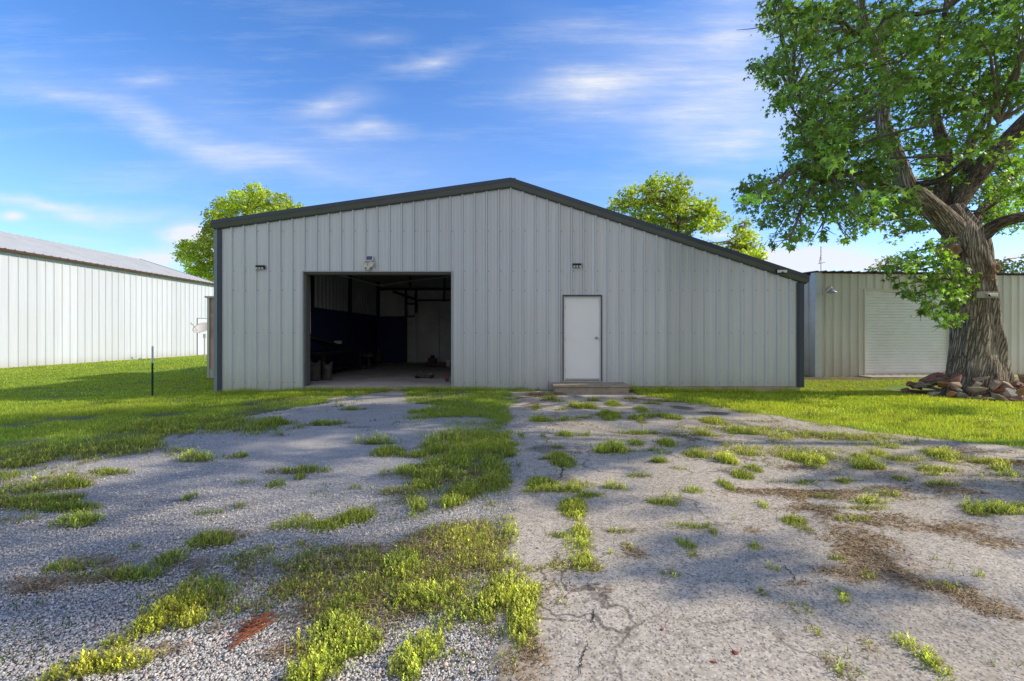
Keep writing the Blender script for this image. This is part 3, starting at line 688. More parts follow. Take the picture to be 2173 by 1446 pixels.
    tag(blades('dead_stems',xs_,ys_,RNG.uniform(.05,.13,n),.0016+.0005*ys_,cs_,.6,mat='dry'),'thin dead straw coloured stems standing among the weeds','dead stems',kind='stuff')
    x=np.concatenate(D_[0]);y=np.concatenate(D_[1]);h=np.concatenate(D_[2])
    # extra litter along the asphalt cracks
    xe,ye=scatter(150000,.3,11,1.8,10);k=view(xe,ye)&is_asphalt(xe,ye);xe,ye=xe[k],ye[k]
    c1=np.abs(fbm(xe*.55,ye*.9,51,3)-.5);c2=np.abs(fbm(xe*.7+9,ye*1.1,57,3)-.5)
    pr=np.maximum((1-sst(0,.04,c1))*sst(1.2,3.5,xe+.25*ye),(1-sst(0,.03,c2))*sst(3,6,ye+.3*xe))
    k=RNG.uniform(0,1,len(xe))<pr*.6;xl_,yl_=xe[k],ye[k]
    x=np.concatenate([x,xl_]);y=np.concatenate([y,yl_]);h=np.concatenate([h,np.full(len(xl_),.022)])
    n=len(x);c=np.array([[.36,.26,.15]])*np.exp(RNG.normal(0,.35,(n,1)));c[RNG.uniform(0,1,n)<.3]*=np.array([.5,.45,.4])
    # lying stalks
    a=RNG.uniform(0,2*math.pi,n);L=h*RNG.uniform(.8,2.0,n)/2;z=gzf(x,y)+.005+RNG.uniform(0,.012,n)
    dx,dy=np.cos(a)*L,np.sin(a)*L;w=.0016+.0004*y;tz=RNG.uniform(-.2,.6,n)*L
    V=np.stack([np.stack([x-dx,y-dy,z],1),np.stack([x+np.sin(a)*w,y-np.cos(a)*w,z+.003+tz*.4],1),np.stack([x+dx,y+dy,z+tz],1),np.stack([x-np.sin(a)*w,y+np.cos(a)*w,z+.003+tz*.4],1)],1).reshape(-1,3)
    tag(np_mesh('dry_litter',V,(np.arange(n)*4)[:,None]+np.arange(4)[None],np.full(n,4),M['dry'],None,np.repeat(c,4,0)),'brown dead stalks and straw lying over the ground','straw',kind='stuff')
    # small green weeds along cracks
    k=RNG.uniform(0,1,len(xe))<pr*.5*(fbm(xe*1.7,ye*1.7,95,2)>.44);x,y=xe[k],ye[k];n=len(x)
    xr,yr=scatter(60000,-5.5,6.5,1.8,9.5);m=(vnoise(xr*5.2,yr*5.2,97)>.84)&(fbm(xr*.9,yr*.9,98,3)>.5)&(xr<8);x=np.concatenate([x,xr[m]]);y=np.concatenate([y,yr[m]]);n=len(x)
    tag(blades('crack_grass',x,y,.04*RNG.uniform(.4,1.3,n),.004+.0006*y,gcol(n,(.11,.19,.03),.25,.5,x,y),.5),'thin green weeds following the cracks of the asphalt','grass',kind='stuff')
vegetation()

# ------------------------------------------------------------------ stones
ICO=None
def stones(name,x,y,size,col,label,sink=.35,flat=.6,low=False):
    bm=bmesh.new()
    if low:bmesh.ops.create_cone(bm,segments=5,radius1=1,radius2=.45,depth=1.2,cap_ends=True)
    else:bmesh.ops.create_icosphere(bm,subdivisions=1,radius=1)
    bmesh.ops.triangulate(bm,faces=bm.faces[:]);bm.verts.ensure_lookup_table();nv=len(bm.verts)
    v=np.array([p.co[:] for p in bm.verts]);f=np.array([[q.index for q in p.verts] for p in bm.faces]);bm.free()
    n=len(x);vv=v[None]*RNG.uniform(.62,1.2,(n,nv,1))*np.stack([RNG.uniform(.7,1.3,n),RNG.uniform(.6,1.,n),np.full(n,flat)*RNG.uniform(.6,1.2,n)],1)[:,None]
    a=RNG.uniform(0,6.28,n);ca,sa=np.cos(a)[:,None],np.sin(a)[:,None]
    X=vv[...,0]*ca-vv[...,1]*sa;Yv=vv[...,0]*sa+vv[...,1]*ca;t=RNG.uniform(-.5,.5,(n,1));Z=vv[...,2]+X*t*.5
    s=size[:,None];V=np.stack([x[:,None]+X*s,y[:,None]+Yv*s,gzf(x,y)[:,None]+size[:,None]*flat*sink+Z*s],-1)
    Fc=(np.arange(n)*nv)[:,None,None]+f[None]
    o=np_mesh(name,V.reshape(-1,3),Fc.ravel(),np.full(n*len(f),3),M['stone'],None,np.repeat(col,nv,0))
    return tag(o,label,'stones',kind='stuff')
def grey(n,lo=.14,hi=.5):
    g=RNG.uniform(lo,hi,(n,1))*np.exp(RNG.normal(0,.15,(n,1)));t=RNG.uniform(0,1,(n,1));c=g*(np.array([[1.06,1,.92]])*t+np.array([[.95,1,1.07]])*(1-t))
    r=RNG.uniform(0,1,n)<.05;c[r]*=np.array([1.2,.85,.7]);return np.clip(c,0,.75)
u=RNG.uniform(0,1,135000);y=1.35*(5.4/1.35)**(u**1.1);x=RNG.uniform(-1.25,.35,len(y))*(y+.35)
k=(is_gravel(x,y)|((x<.6)&(x>-.4)&(RNG.uniform(0,1,len(x))<.18)))&(x<.6);k&=patch_fields(x,y)['b']<.7;x,y=x[k],y[k]
nr=y<2.2
for m_,lw,lab in((nr,False,'loose grey and white gravel stones close to the camera'),(~nr,True,'loose grey gravel stones further along the drive')):
    xx,yy=x[m_],y[m_];q_=RNG.uniform(0,1,len(xx))<1-.9*sst(2.8,5.2,yy);xx,yy=xx[q_],yy[q_];stones('gravel_stones',xx,yy,RNG.gamma(4,.00075,len(xx))+.0018+.0004*yy,grey(len(xx),.37,.64)*np.array([[1.03,.985,.92]]),lab,low=lw)
x,y=scatter(26000,-.1,5,1.5,5.5);k=view(x,y,1.2,.3)&is_asphalt(x,y)&(RNG.uniform(0,1,26000)<np.clip(1.6-.3*y,.15,1));x,y=x[k],y[k]
stones('loose_chips',x,y,RNG.gamma(2.2,.0018,len(x))+.0025,grey(len(x),.18,.6)*np.array([[1.05,.98,.88]]),'small stone chips scattered on the worn asphalt')
def rock(name,label,cat,x,y,size,col,seed,group=None,z=None,tilt=None,mat=None):
    r=random.Random(seed);bm=bmesh.new()
    for i in range(14):
        v=Vector((r.uniform(-1,1),r.uniform(-1,1),r.uniform(-1,1)))
        v=Vector([max(-.72,min(.72,c*1.1)) for c in v])
        bm.verts.new((v.x*size[0],v.y*size[1],v.z*size[2]))
    h=bmesh.ops.convex_hull(bm,input=bm.verts);bmesh.ops.delete(bm,geom=list({g for g in h['geom_interior']+h['geom_unused'] if isinstance(g,bmesh.types.BMVert)}),context='VERTS')
    bmesh.ops.bevel(bm,geom=bm.edges[:],offset=min(size)*.12,segments=1,affect='EDGES')
    me=bpy.data.meshes.new(name);bm.to_mesh(me);bm.free()
    me.materials.append(mat or M[col]);o=bpy.data.objects.new(name,me);C.objects.link(o)
    o.location=(x,y,(gzs(x,y)+size[2]*.45) if z is None else z)
    o.rotation_euler=tilt or (r.uniform(-.4,.4),r.uniform(-.4,.4),r.uniform(0,6.28))
    return tag(o,label,cat,group)
M['rock_red']=simple('red_stone',(.27,.12,.085),.9,var=.35,scale=9,bump=.6,dirt=(.28,.2,.15))
M['rock_tan']=simple('tan_stone',(.40,.31,.22),.9,var=.3,scale=8,bump=.6,dirt=(.3,.2,.14))
M['rock_grey']=simple('grey_stone',(.38,.36,.32),.9,var=.3,scale=8,bump=.6,dirt=(.25,.24,.2))
M['rock_orange']=simple('ochre_stone',(.40,.20,.07),.9,var=.3,scale=8,bump=.5,dirt=(.3,.17,.09))
M['chip_red']=simple('red_chip',(.24,.075,.05),.9,var=.3,scale=30,bump=.6)
for (px,py,s,lab,sd) in [(1405,1340,.020,'dull red stone chip with a pointed end on sunlit asphalt, alone beyond the close pair',1),(1562,1393,.024,'largest red stone chip on the asphalt, right of the pair of red chips',2),(1513,1410,.019,'red stone chip on the asphalt, left one of the close pair',3),(1537,1413,.015,'red stone chip on the asphalt, right one of the close pair',4),(1436,1352,.013,'tiny red stone chip just right of the pointed red chip',5),(1415,1318,.013,'small reddish chip behind the pointed red chip on the asphalt',6),(1450,1208,.016,'reddish stone chip at the edge of the shade on the asphalt',8),(1352,1217,.020,'pale bluish stone lying on the asphalt beyond the bright weed strip',7),(1335,1216,.016,'dark grey stone beside the pale bluish stone on the asphalt',9)]:
    X,Y=G(px,py);rock('stone_chip',lab,'stone',X,Y,(s,s*.8,s*.7),'rock_grey' if sd in(7,9) else 'chip_red',sd)
# bundle of rusty bent wires beside the weeds
X,Y=G(533,1340);mb=MB()
for i in range(26):
    a=random.uniform(.5,1.1);L=random.uniform(.04,.09);ox=random.gauss(0,.028);oy=random.gauss(0,.045)
    pts=[]
    for j in range(5):
        t=(j/4-.5)*2*L;pts.append((X+ox+math.cos(a)*t*.9,Y+oy+math.sin(a)*t*.8+.012*math.sin(j+i),gzs(X,Y)+.012+random.uniform(0,.02)))
    mb.tube(pts,.0028,5)
tag(mb.build('wire_bundle',M['wire'],smooth=True),'tangled rust coloured bundle of wires lying at the edge of the weeds','wire bundle')
# crack ribbons in the asphalt
def crack(pts,w):
    mb=MB();P_=[]
    for (a,b) in zip(pts[:-1],pts[1:]):
        for t in np.linspace(0,1,12)[:-1]:P_.append((a[0]*(1-t)+b[0]*t+random.uniform(-2.5,2.5),a[1]*(1-t)+b[1]*t+random.uniform(-1.5,1.5)))
    prev=None
    for i,p in enumerate(P_):
        X,Y=G(*p);ww=w*random.uniform(.3,1)*math.sin(math.pi*(i+.5)/len(P_))**.5
        z=gzs(X,Y)+.0165
        q=P_[min(i+1,len(P_)-1)];X2,Y2=G(*q);d=Vector((X2-X,Y2-Y,0));d=d.normalized() if d.length>1e-6 else Vector((0,1,0));s=Vector((-d.y,d.x,0))*ww
        cur=(Vector((X,Y,z))-s,Vector((X,Y,z))+s)
        if prev:mb.add([prev[0],cur[0],cur[1],prev[1]],[(0,1,2,3)])
        prev=cur
    return mb
M['crackm']=simple('crack_dark',(.045,.04,.036),1.)
mb=MB()
for pts,w in [([(1262,1300),(1258,1325),(1266,1342)],.006),([(1247,1365),(1235,1400),(1230,1446)],.005),([(1135,1318),(1200,1322),(1254,1327)],.003),([(1243,1225),(1252,1250),(1275,1270),(1300,1283)],.003),([(1190,990),(1194,1005),(1188,1022)],.012),([(1350,1255),(1352,1262)],.003),([(1640,1180),(1680,1220),(1700,1250)],.004),([(1172,1225),(1180,1246),(1195,1262)],.002)]:
    c=crack(pts,w);mb.add(c.v,c.f)
o=mb.build('pavement_crack',M['crackm']);o['kind']='structure'

# ------------------------------------------------------------------ main shop building
FY=11.3;SF=.026
RX,RZ=-.21,5.165;LX,LZ=-7.57,4.12;EX,EZ=7.10,2.775
def roofz(x):
    return LZ+(RZ-LZ)*(x-LX)/(RX-LX) if x<RX else RZ+(EZ-RZ)*(x-RX)/(EX-RX)
shop=thing('metal_shop','large grey ribbed metal shop building with slate trim, open garage bay and white door','building',(0,FY,0))
GO=(-5.376,-1.694,-1,2.873);DO=(1.095,2.045,.155,2.285)
mb=MB();ribbed(mb,(0,FY,0),(1,0,0),(0,-1,0),-7.45,6.95,lambda x:SF if x>1.0 else -.09,lambda x:roofz(x)-.165,[GO,DO],phase=-7.215,screws=[3.9,2.9,2.42,1.36,.12])
mb.build('front_wall',[M['siding'],M['screw']],shop)
mb=MB();ribbed(mb,(-7.5,FY,0),(0,1,0),(-1,0,0),0.05,14,-.12,LZ-.03);mb.build('side_wall',[M['siding'],M['screw']],shop)
mb=MB();ribbed(mb,(7.0,FY,0),(0,1,0),(1,0,0),0.05,14,SF,EZ-.03);mb.build('side_wall',[M['siding'],M['screw']],shop)
mb=MB();mb.add([(-7.5,25.3,-.2),(7,25.3,-.2),(7,25.3,EZ-.1),(RX,25.3,RZ-.1),(-7.5,25.3,LZ-.1)],[range(5)]);mb.build('rear_wall',M['siding'],shop)
# roof: two sheets of standing ribs
mb=MB()
def slope_ribbed(mb,xa,xb,y0,y1,zf,pitch=.3029,up=1):
    y=y0
    while y<y1-1e-6:
        for (d0,h0),(d1,h1) in zip([(0,0),(.018,.03),(.045,.03),(.063,0)],[(.018,.03),(.045,.03),(.063,0),(pitch,0)]):
            a=min(y+d0,y1);b=min(y+d1,y1)
            mb.add([(xa,a,zf(xa)+h0),(xb,a,zf(xb)+h0),(xb,b,zf(xb)+h1),(xa,b,zf(xa)+h1)],[(0,1,2,3)])
        y+=pitch
slope_ribbed(mb,LX-.02,RX,FY-.12,25.4,lambda x:roofz(x)-.03);slope_ribbed(mb,RX,EX+.02,FY-.12,25.4,lambda x:roofz(x)-.03)
mb.build('roof',M['roof'],shop)
# rake trim with a folded face
def rake(xa,xb,name='rake_trim'):
    za,zb=roofz(xa),roofz(xb)
    prof=[(.05,.030),(-.15,.024),(-.155,-.070),(-.15,-.080),(-.085,-.170),(-.05,-.180),(-.048,-.190),(.02,-.190)]
    mb=MB();n=len(prof)
    vs=[(xa,FY+o,za+h) for o,h in prof]+[(xb,FY+o,zb+h) for o,h in prof]
    mb.add(vs,[[i,(i+1)%n,n+(i+1)%n,n+i] for i in range(n)]+[list(range(n)),[n+i for i in range(n)][::-1]])
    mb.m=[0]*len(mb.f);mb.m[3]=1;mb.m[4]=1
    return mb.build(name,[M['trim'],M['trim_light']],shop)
rake(LX-.02,RX+.0);rake(RX+.0015,EX+.04)
mb=MB();mb.box((RX-.12,FY-.1,RZ-.0),(RX+.12,25.4,RZ+.028));mb.build('ridge_cap',M['trim'],shop)
# eave gutters
for x,z,s in((LX,LZ,-1),(EX,EZ,1)):
    mb=MB();mb.prism([Vector((x,0,z-.02)),Vector((x+s*.09,0,z-.04)),Vector((x+s*.07,0,z-.16)),Vector((x-s*.02,0,z-.19))],(0,FY-.10,0),(0,25.3,0));mb.build('eave_trim',M['trim'],shop)
# corner trims
mb=MB();mb.box((-7.60,FY-.052,-.14),(-7.515,FY+.15,LZ-.17));mb.mi=1;mb.box((-7.513,FY-.040,-.14),(-7.43,FY-.002,LZ-.19));mb.build('corner_trim',[simple('corner_blue',(.22,.265,.32),.4,var=.08),M['trim']],shop)
mb=MB();mb.box((6.92,FY-.045,.0),(6.955,FY-.002,EZ-.16));mb.box((6.957,FY-.055,.0),(7.085,FY+.15,EZ-.17));mb.build('corner_trim',M['trim'],shop,bevel=.006)
# foundation
mb=MB();mb.box((-7.40,FY+.012,-.25),(1.0,FY+.08,SF-.004));mb.box((1.002,FY-.03,-.25),(6.98,FY+.08,SF-.004));mb.box((6.9,FY+.082,-.25),(6.99,25.2,SF-.004));mb.build('foundation',M['slabedge'],shop)
# garage opening trim
mb=MB();a,b,_,t=GO
mb.box((a-.028,FY-.048,SF-.09),(a,FY+.02,t+.028));mb.box((b,FY-.048,SF-.09),(b+.028,FY+.02,t+.028));mb.box((a,FY-.048,t),(b,FY+.02,t+.028))
mb.build('opening_trim',simple('opening_trim_grey',(.33,.36,.39),.4,var=.06),shop)
mb=MB();mb.box((a-.02,FY+.022,SF),(a+.045,FY+.24,t));mb.box((b-.012,FY+.022,SF),(b+.03,FY+.24,t));mb.box((a+.047,FY+.022,t-.05),(b-.014,FY+.24,t+.02))
mb.build('door_jamb',simple('inner_jamb',(.13,.12,.115),.7),shop)
# white service door
d=MB().box((1.145,FY+.03,.175),(2.0,FY+.07,2.235));door=d.build('service_door',M['door'],shop,bevel=.004)
mb=MB();mb.lathe((1.93,FY+.03,1.235),[(.0,-.004),(.032,-.004),(.034,-.012),(.014,-.018),(.013,-.04),(.028,-.048),(.031,-.062),(.024,-.078),(0,-.082)],16,(0,1,0));mb.build('knob',M['metal'],door,True)
mb=MB()
for hz_ in(.42,1.2,2.0):
    mb=MB();mb.box((1.136,FY+.012,hz_-.05),(1.152,FY+.028,hz_+.05));mb.build('hinge',M['metal'],door)
mb=MB();mb.box((1.15,FY+.018,.178),(1.995,FY+.029,.215));mb.build('door_sweep',M['metal'],door)
mb=MB();a,b,z0,t=DO
mb.box((a-.014,FY-.042,z0-.0),(a+.012,FY+.02,t+.02));mb.box((b-.012,FY-.04,z0),(b+.014,FY+.02,t+.02));mb.box((a+.012,FY-.04,t-.012),(b-.012,FY+.02,t+.02))
mb.build('door_trim',M['trim'],shop)
mb=MB();mb.box((a+.013,FY-.005,z0+.01),(1.143,FY+.1,t-.02));mb.box((2.002,FY-.005,z0+.01),(b-.013,FY+.1,t-.02));mb.box((1.143,FY-.005,2.238),(2.002,FY+.1,t-.02));mb.build('door_frame',M['doorframe'],shop)
mb=MB();mb.box((a,FY-.05,.128),(b,FY+.1,.17));mb.build('threshold',M['metal'],shop)
# interior
IL=-6.6;BY=21.0
mb=MB();mb.box((-7.4,FY+.09,-.05),(6.9,25.2,SF));mb.build('floor_slab',M['concrete'],shop)
mb=MB();ribbed(mb,(IL,FY+.3,0),(0,1,0),(1,0,0),0,BY-FY-.3,2.19,4.22,pitch=.3029);mb.build('liner_panel',M['inner_grey'],shop)
mb=MB();mb.box((IL-.04,FY+.3,SF+.002),(IL+.01,BY,2.19));mb.box((IL+.012,BY-.02,SF+.002),(-5.25,BY+.02,2.16));mb.build('navy_wainscot',M['navy'],shop)
mb=MB();mb.box((IL,BY+.03,2.16),(-5.25,BY+.05,3.44));mb.box((-5.248,BY+.03,SF+.002),(0,BY+.05,3.44));mb.build('back_wall',M['inner_white'],shop)
mb=MB();mb.add([(IL,BY+.06,3.44),(0,BY+.06,3.44),(0,BY+.06,roofz(-.3)-.1),(IL,BY+.06,roofz(IL)-.1)],[(0,1,2,3)]);mb.build('gable_liner',M['inner_grey'],shop)
mb=MB();mb.box((0,FY+.25,SF+.002),(.05,BY+.05,roofz(-.1)-.3));mb.build('partition_wall',M['inner_grey'],shop)
mb=MB()
for Yp in (14.2,17.4,20.9):
    mb=MB();mb.box((IL+.035,Yp-.06,2.0 if Yp<20 else 2.16),(IL+.14,Yp+.06,3.75));mb.build('wall_post',M['dark_metal'],shop)
mb=MB();mb.box((IL+.145,BY-.16,3.36),(-.1,BY-.06,3.46))
x1=P(863,0,BY-.1).x;x2=P(884,0,BY-.1).x
for x in(x1,x2):mb.box((x-.04,BY-.30,SF if x==x1 else 2.2),(x+.04,BY-.17,3.36))
for pyy in(646,672):
    z=P(0,pyy,BY).z;mb.box((x1+.04,BY-.27,z-.03),(x2-.04,BY-.2,z+.03))
for px_ in(872,944):mb.box((P(px_,0,BY).x-.03,BY-.15,3.46),(P(px_,0,BY).x+.03,BY-.08,4.0))
mb.box((P(944,0,BY).x-.03,BY-.25,P(0,641,BY).z),(P(944,0,BY).x+.03,BY-.17,3.36))
mb.box((x2+.04,BY-.25,2.85),(-3.2,BY-.2,2.92))
mb.build('steel_beam',M['dark_metal'],shop);mb=MB();mb.tube([P(834,619,BY-.4),P(862,629,BY-.4),P(881,636,BY-.4),P(884,645,BY-.4),P(883,664,BY-.4)],.05,8)
mb.build('bent_pipe',M['dark_metal'],shop)
mb=MB()
y=FY+.6
while y<21:
    mb.box((-.26,y,RZ-.33),(-.1,y+.06,RZ-.1));y+=3.1
for k in range(1,6):
    x=LX+1.2*k;mb.box((x-.03,FY+.2,roofz(x)-.26),(x+.03,BY,roofz(x)-.08))
mb.build('purlin',M['dark_metal'],shop)
mb=MB();pa=P(803,606,20.6);mb.tube([P(690,576,15.2),pa],.035,6);mb.tube([pa+Vector((.03,0,0)),P(890,594,20.6),P(955,587,20.6)],.035,6)
mb.build('conduit_pipe',simple('conduit',(.8,.79,.75),.5),shop)
mb=MB();mb.tube([P(883,664,BY-.4),P(882,773,BY-.4)+Vector((0,0,.0))],.025,6);mb.build('white_pipe',M['white_plastic'],shop)

# ---- wall mounted lamps
def black_light(px,py,lab):
    c=Vector((P(px,py,FY).x,FY-.03,P(px,py,FY).z));t=thing('security_light',lab,'light',c,'black wall lights on the shop front')
    mb=MB();mb.box(c+Vector((-.09,-.012,-.045)),c+Vector((.09,.03,.045)));mb.build('mounting_plate',M['black_plastic'],t,bevel=.01)
    mb=MB();mb.add([c+Vector(v) for v in((-.11,-.05,.045),(.11,-.05,.045),(.11,.0,.052),(-.11,.0,.052),(-.10,-.075,-.01),(.10,-.075,-.01),(.09,-.012,-.045),(-.09,-.012,-.045))],[(0,1,2,3),(0,4,5,1),(4,7,6,5),(0,3,7,4),(1,5,6,2),(2,6,7,3)]);mb.build('housing',M['black_plastic'],t,bevel=.008)
    for dx in(-.07,0,.07):
        mb=MB();mb.lathe(c+Vector((dx,-.062,-.035)),[(0,-.012),(.024,-.012),(.028,0),(.02,.014)],12,(0,1,.8));mb.build('lamp_lens',M['lens'],t,True)
black_light(555,568,'small black three-lens wall light near the left corner of the shop')
black_light(1224,564,'small black three-lens wall light above the white door')
c=P(1660,576,FY-.17);t=thing('flood_light','white faced rectangular flood light fixed on the sloping roof trim near its right end','light',c)
mb=MB();mb.box(c+Vector((-.15,-.0,-.05)),c+Vector((.13,.03,.045)));mb.build('housing',M['black_plastic'],t,bevel=.006)
mb=MB();mb.box(c+Vector((-.125,-.012,-.035)),c+Vector((.118,-.001,.033)));mb.build('lens',M['lens'],t,bevel=.006)
mb=MB();mb.lathe(c+Vector((0,-.013,-.03)),[(.02,0),(.018,-.02),(0,-.028)],10,(0,1,0));mb.build('sensor',M['black_plastic'],t,True)
c=P(785,562,FY);c.y=FY-.05;t=thing('solar_light','twin-headed white motion light with a small solar panel above the garage opening','light',c)
s1=c+Vector((.01,-.02,.145));R=Matrix.Rotation(-.5,3,'X')
mb=MB();mb.box(s1+Vector((-.095,-.012,-.075)),s1+Vector((.095,.012,.075)),R,s1);pn=mb.build('solar_panel',M['white_plastic'],t,bevel=.012)
mb=MB();mb.box(s1+Vector((-.075,-.016,-.056)),s1+Vector((.075,-.0125,.056)),R,s1);mb.build('solar_cells',M['solar'],pn)
mb=MB();mb.tube([c+Vector((0,.03,.16)),c+Vector((0,.02,.05)),c+Vector((0,.0,-.07))],.018,8);mb.box(c+Vector((-.04,.01,-.09)),c+Vector((.05,.045,.1)));mb.build('bracket',M['white_plastic'],t)
for dx,dz,rr in((-.085,-.015,.062),(.065,0,.066)):
    h=c+Vector((dx,-.03,dz));mb=MB();mb.lathe(h,[(0,.04),(rr*.6,.035),(rr,.0),(rr*1.05,-.04),(rr*.95,-.06),(rr*.85,-.055),(0,-.05)],8,(dx*1.5,1,.25));mb.build('lamp_head',M['white_plastic'],t)
mb=MB();mb.lathe(c+Vector((-.005,-.03,-.075)),[(0,-.05),(.045,-.04),(.052,0),(.03,.035),(0,.04)],12,(0,.3,1));mb.build('junction_cup',M['white_plastic'],t,True)
mb=MB();mb.lathe(c+Vector((-.015,-.06,-.13)),[(.012,-.012),(.026,-.02),(.036,-.01),(.036,.02),(.02,.04),(0,.045)],12,(0,1,.1));mb.build('motion_sensor',M['white_plastic'],t,True)

# ---- steps
st=thing('door_steps','two weathered wooden steps below the white door','steps',(1.68,10.8,-.1))
mb=MB()
for i in range(4):
    y0=10.56+i*.183;mb.box((.80,y0+.004,.085+random.uniform(-.003,.003)),(2.60,y0+.178,.126+random.uniform(-.004,.004)))
mb.build('top_tread',M['step'],st,bevel=.006)
mb=MB();mb.box((.83,10.60,-.06),(2.57,11.24,.082));mb.build('top_riser',M['step'],st)
mb=MB();mb.box((.88,10.31,-.13),(2.68,10.595,-.045));mb.build('lower_tread',M['step'],st,bevel=.01)

# ------------------------------------------------------------------ things in the garage
c=Vector((-5.72,12.65,SF))
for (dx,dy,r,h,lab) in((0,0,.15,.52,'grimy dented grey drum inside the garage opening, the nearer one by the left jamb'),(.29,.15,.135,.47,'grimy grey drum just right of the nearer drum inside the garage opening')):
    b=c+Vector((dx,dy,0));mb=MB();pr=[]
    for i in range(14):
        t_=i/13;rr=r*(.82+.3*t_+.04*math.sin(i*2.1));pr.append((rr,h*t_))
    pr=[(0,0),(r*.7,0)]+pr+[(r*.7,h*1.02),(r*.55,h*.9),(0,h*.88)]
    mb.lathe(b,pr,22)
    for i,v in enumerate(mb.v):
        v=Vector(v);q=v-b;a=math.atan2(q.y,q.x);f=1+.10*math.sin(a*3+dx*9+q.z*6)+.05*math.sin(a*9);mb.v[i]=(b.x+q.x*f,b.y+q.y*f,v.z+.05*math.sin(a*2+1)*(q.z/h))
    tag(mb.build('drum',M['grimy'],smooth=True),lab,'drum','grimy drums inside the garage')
t=thing('workbench','dark workbench along the left garage wall under a long slanted board','workbench',(-6.1,15,SF))
mb=MB();mb.box((-6.5,13.3,.72),(-5.75,16.6,.80));mb.build('bench_top',M['dark_metal'],t)
for x in(-6.45,-5.85):
    for y in(13.4,16.5):mb=MB();mb.box((x,y,SF),(x+.08,y+.08,.72));mb.build('leg',M['dark_metal'],t)
mb=MB();mb.box((-6.5,13.35,.2),(-5.8,16.5,.24));mb.build('shelf',M['dark_metal'],t)
mb=MB();pa=P(650,713,13.6);pb=P(712,730,15.9);d=(pb-pa)
mb.add([pa+Vector(v) for v in((-.2,0,-.05),(.12,0,-.05),(.12,0,.0),(-.2,0,.0))]+[pb+Vector(v) for v in((-.2,0,-.05),(.12,0,-.05),(.12,0,.0),(-.2,0,.0))],[(0,1,2,3),(7,6,5,4),(3,2,6,7),(0,4,5,1),(1,5,6,2),(0,3,7,4)])
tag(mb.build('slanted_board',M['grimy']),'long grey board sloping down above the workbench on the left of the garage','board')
mb=MB();mb.box(pb+Vector((.0,-.15,.0)),pb+Vector((.2,.1,.11)));tag(mb.build('parts_box',M['white_plastic'],bevel=.02),'small pale box at the lower end of the slanted board','box')
c=Vector(P(783,783,17));c.z=SF;t=thing('bench_vise','grey pedestal vise standing on the garage floor','vise',c)
mb=MB();mb.lathe(c,[(0,0),(.17,0),(.17,.03),(.05,.05),(.045,.42),(.1,.45)],16);mb.build('pedestal',M['grimy'],t,True)
mb=MB();mb.box(c+Vector((-.2,-.09,.45)),c+Vector((.18,.09,.56)));mb.box(c+Vector((-.2,-.06,.56)),c+Vector((-.12,.06,.66)));mb.box(c+Vector((.02,-.06,.56)),c+Vector((.1,.06,.66)));mb.build('jaw',M['grimy'],t,bevel=.015)
mb=MB();mb.tube([c+Vector((-.32,0,.5)),c+Vector((-.2,0,.5))],.018);mb.tube([c+Vector((-.3,0,.4)),c+Vector((-.3,0,.6))],.01);mb.build('handle',M['metal'],t)
c=Vector(P(752,770,19.5));c.z=SF+.3;mb=MB()
pr=[(.17,-.09),(.25,-.10),(.30,-.06),(.305,0),(.30,.06),(.25,.10),(.17,.09),(.16,0),(.17,-.09)];mb.lathe(c,pr,24,(.3,1,0));tag(mb.build('tyre',M['rubber'],smooth=True),'black tyre standing against the navy garage wall','tyre')
c=Vector(P(803,771,20.2));c.z=SF
t=thing('gas_canister','pale upright canister beside the navy wall at the back of the garage','canister',c)
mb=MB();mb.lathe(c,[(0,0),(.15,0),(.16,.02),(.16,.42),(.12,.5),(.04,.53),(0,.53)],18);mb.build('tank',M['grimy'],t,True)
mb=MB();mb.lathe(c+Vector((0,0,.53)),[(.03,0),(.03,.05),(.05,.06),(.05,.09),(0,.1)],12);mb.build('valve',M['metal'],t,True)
c=Vector(P(903,803,13.4));c.z=SF;t=thing('floor_jack','low dark floor jack lying on the concrete in the garage','jack',c)
mb=MB();mb.box(c+Vector((-.28,-.1,.05)),c+Vector((.22,-.07,.16)));mb.box(c+Vector((-.28,.07,.05)),c+Vector((.22,.1,.16)));mb.box(c+Vector((-.1,-.07,.08)),c+Vector((.1,.07,.13)));mb.build('frame',M['grimy'],t,bevel=.01)
mb=MB();mb.box(c+Vector((-.25,-.04,.12)),c+Vector((.1,.04,.17)),Matrix.Rotation(.15,3,'Y'));mb.lathe(c+Vector((-.24,0,.17)),[(0,.04),(.06,.04),(.06,0),(0,0)],12);mb.build('lift_arm',M['grimy'],t)
for x in(-.24,.18):
    for y in(-.12,.12):mb=MB();mb.lathe(c+Vector((x,y,.05)),[(0,-.02),(.05,-.02),(.05,.02),(0,.02)],12,(0,1,0));mb.build('wheel',M['rubber'],t,True)
c=Vector(P(922,775,18.5));c.z=SF;t=thing('engine_hoist','dark red wheeled engine crane at the back right of the garage','hoist',c)
mb=MB();mb.box(c+Vector((-.4,-.3,.06)),c+Vector((.9,-.24,.13)));mb.box(c+Vector((-.4,.24,.06)),c+Vector((.9,.3,.13)));mb.box(c+Vector((-.4,-.24,.06)),c+Vector((-.3,.24,.13)));mb.build('base_frame',M['redpaint'],t)
mb=MB();mb.tube([c+Vector((.2,0,.13)),P(932,648,18.5)],[.03,.02],8);mb.build('mast',M['metal'],t)
mb=MB();mb.box(c+Vector((-.25,-.18,.13)),c+Vector((.1,.18,.33)));mb.lathe(c+Vector((-.08,0,.33)),[(.1,0),(.1,.08),(.05,.12),(0,.12)],12);mb.build('engine_part',M['dark_metal'],t,bevel=.02)
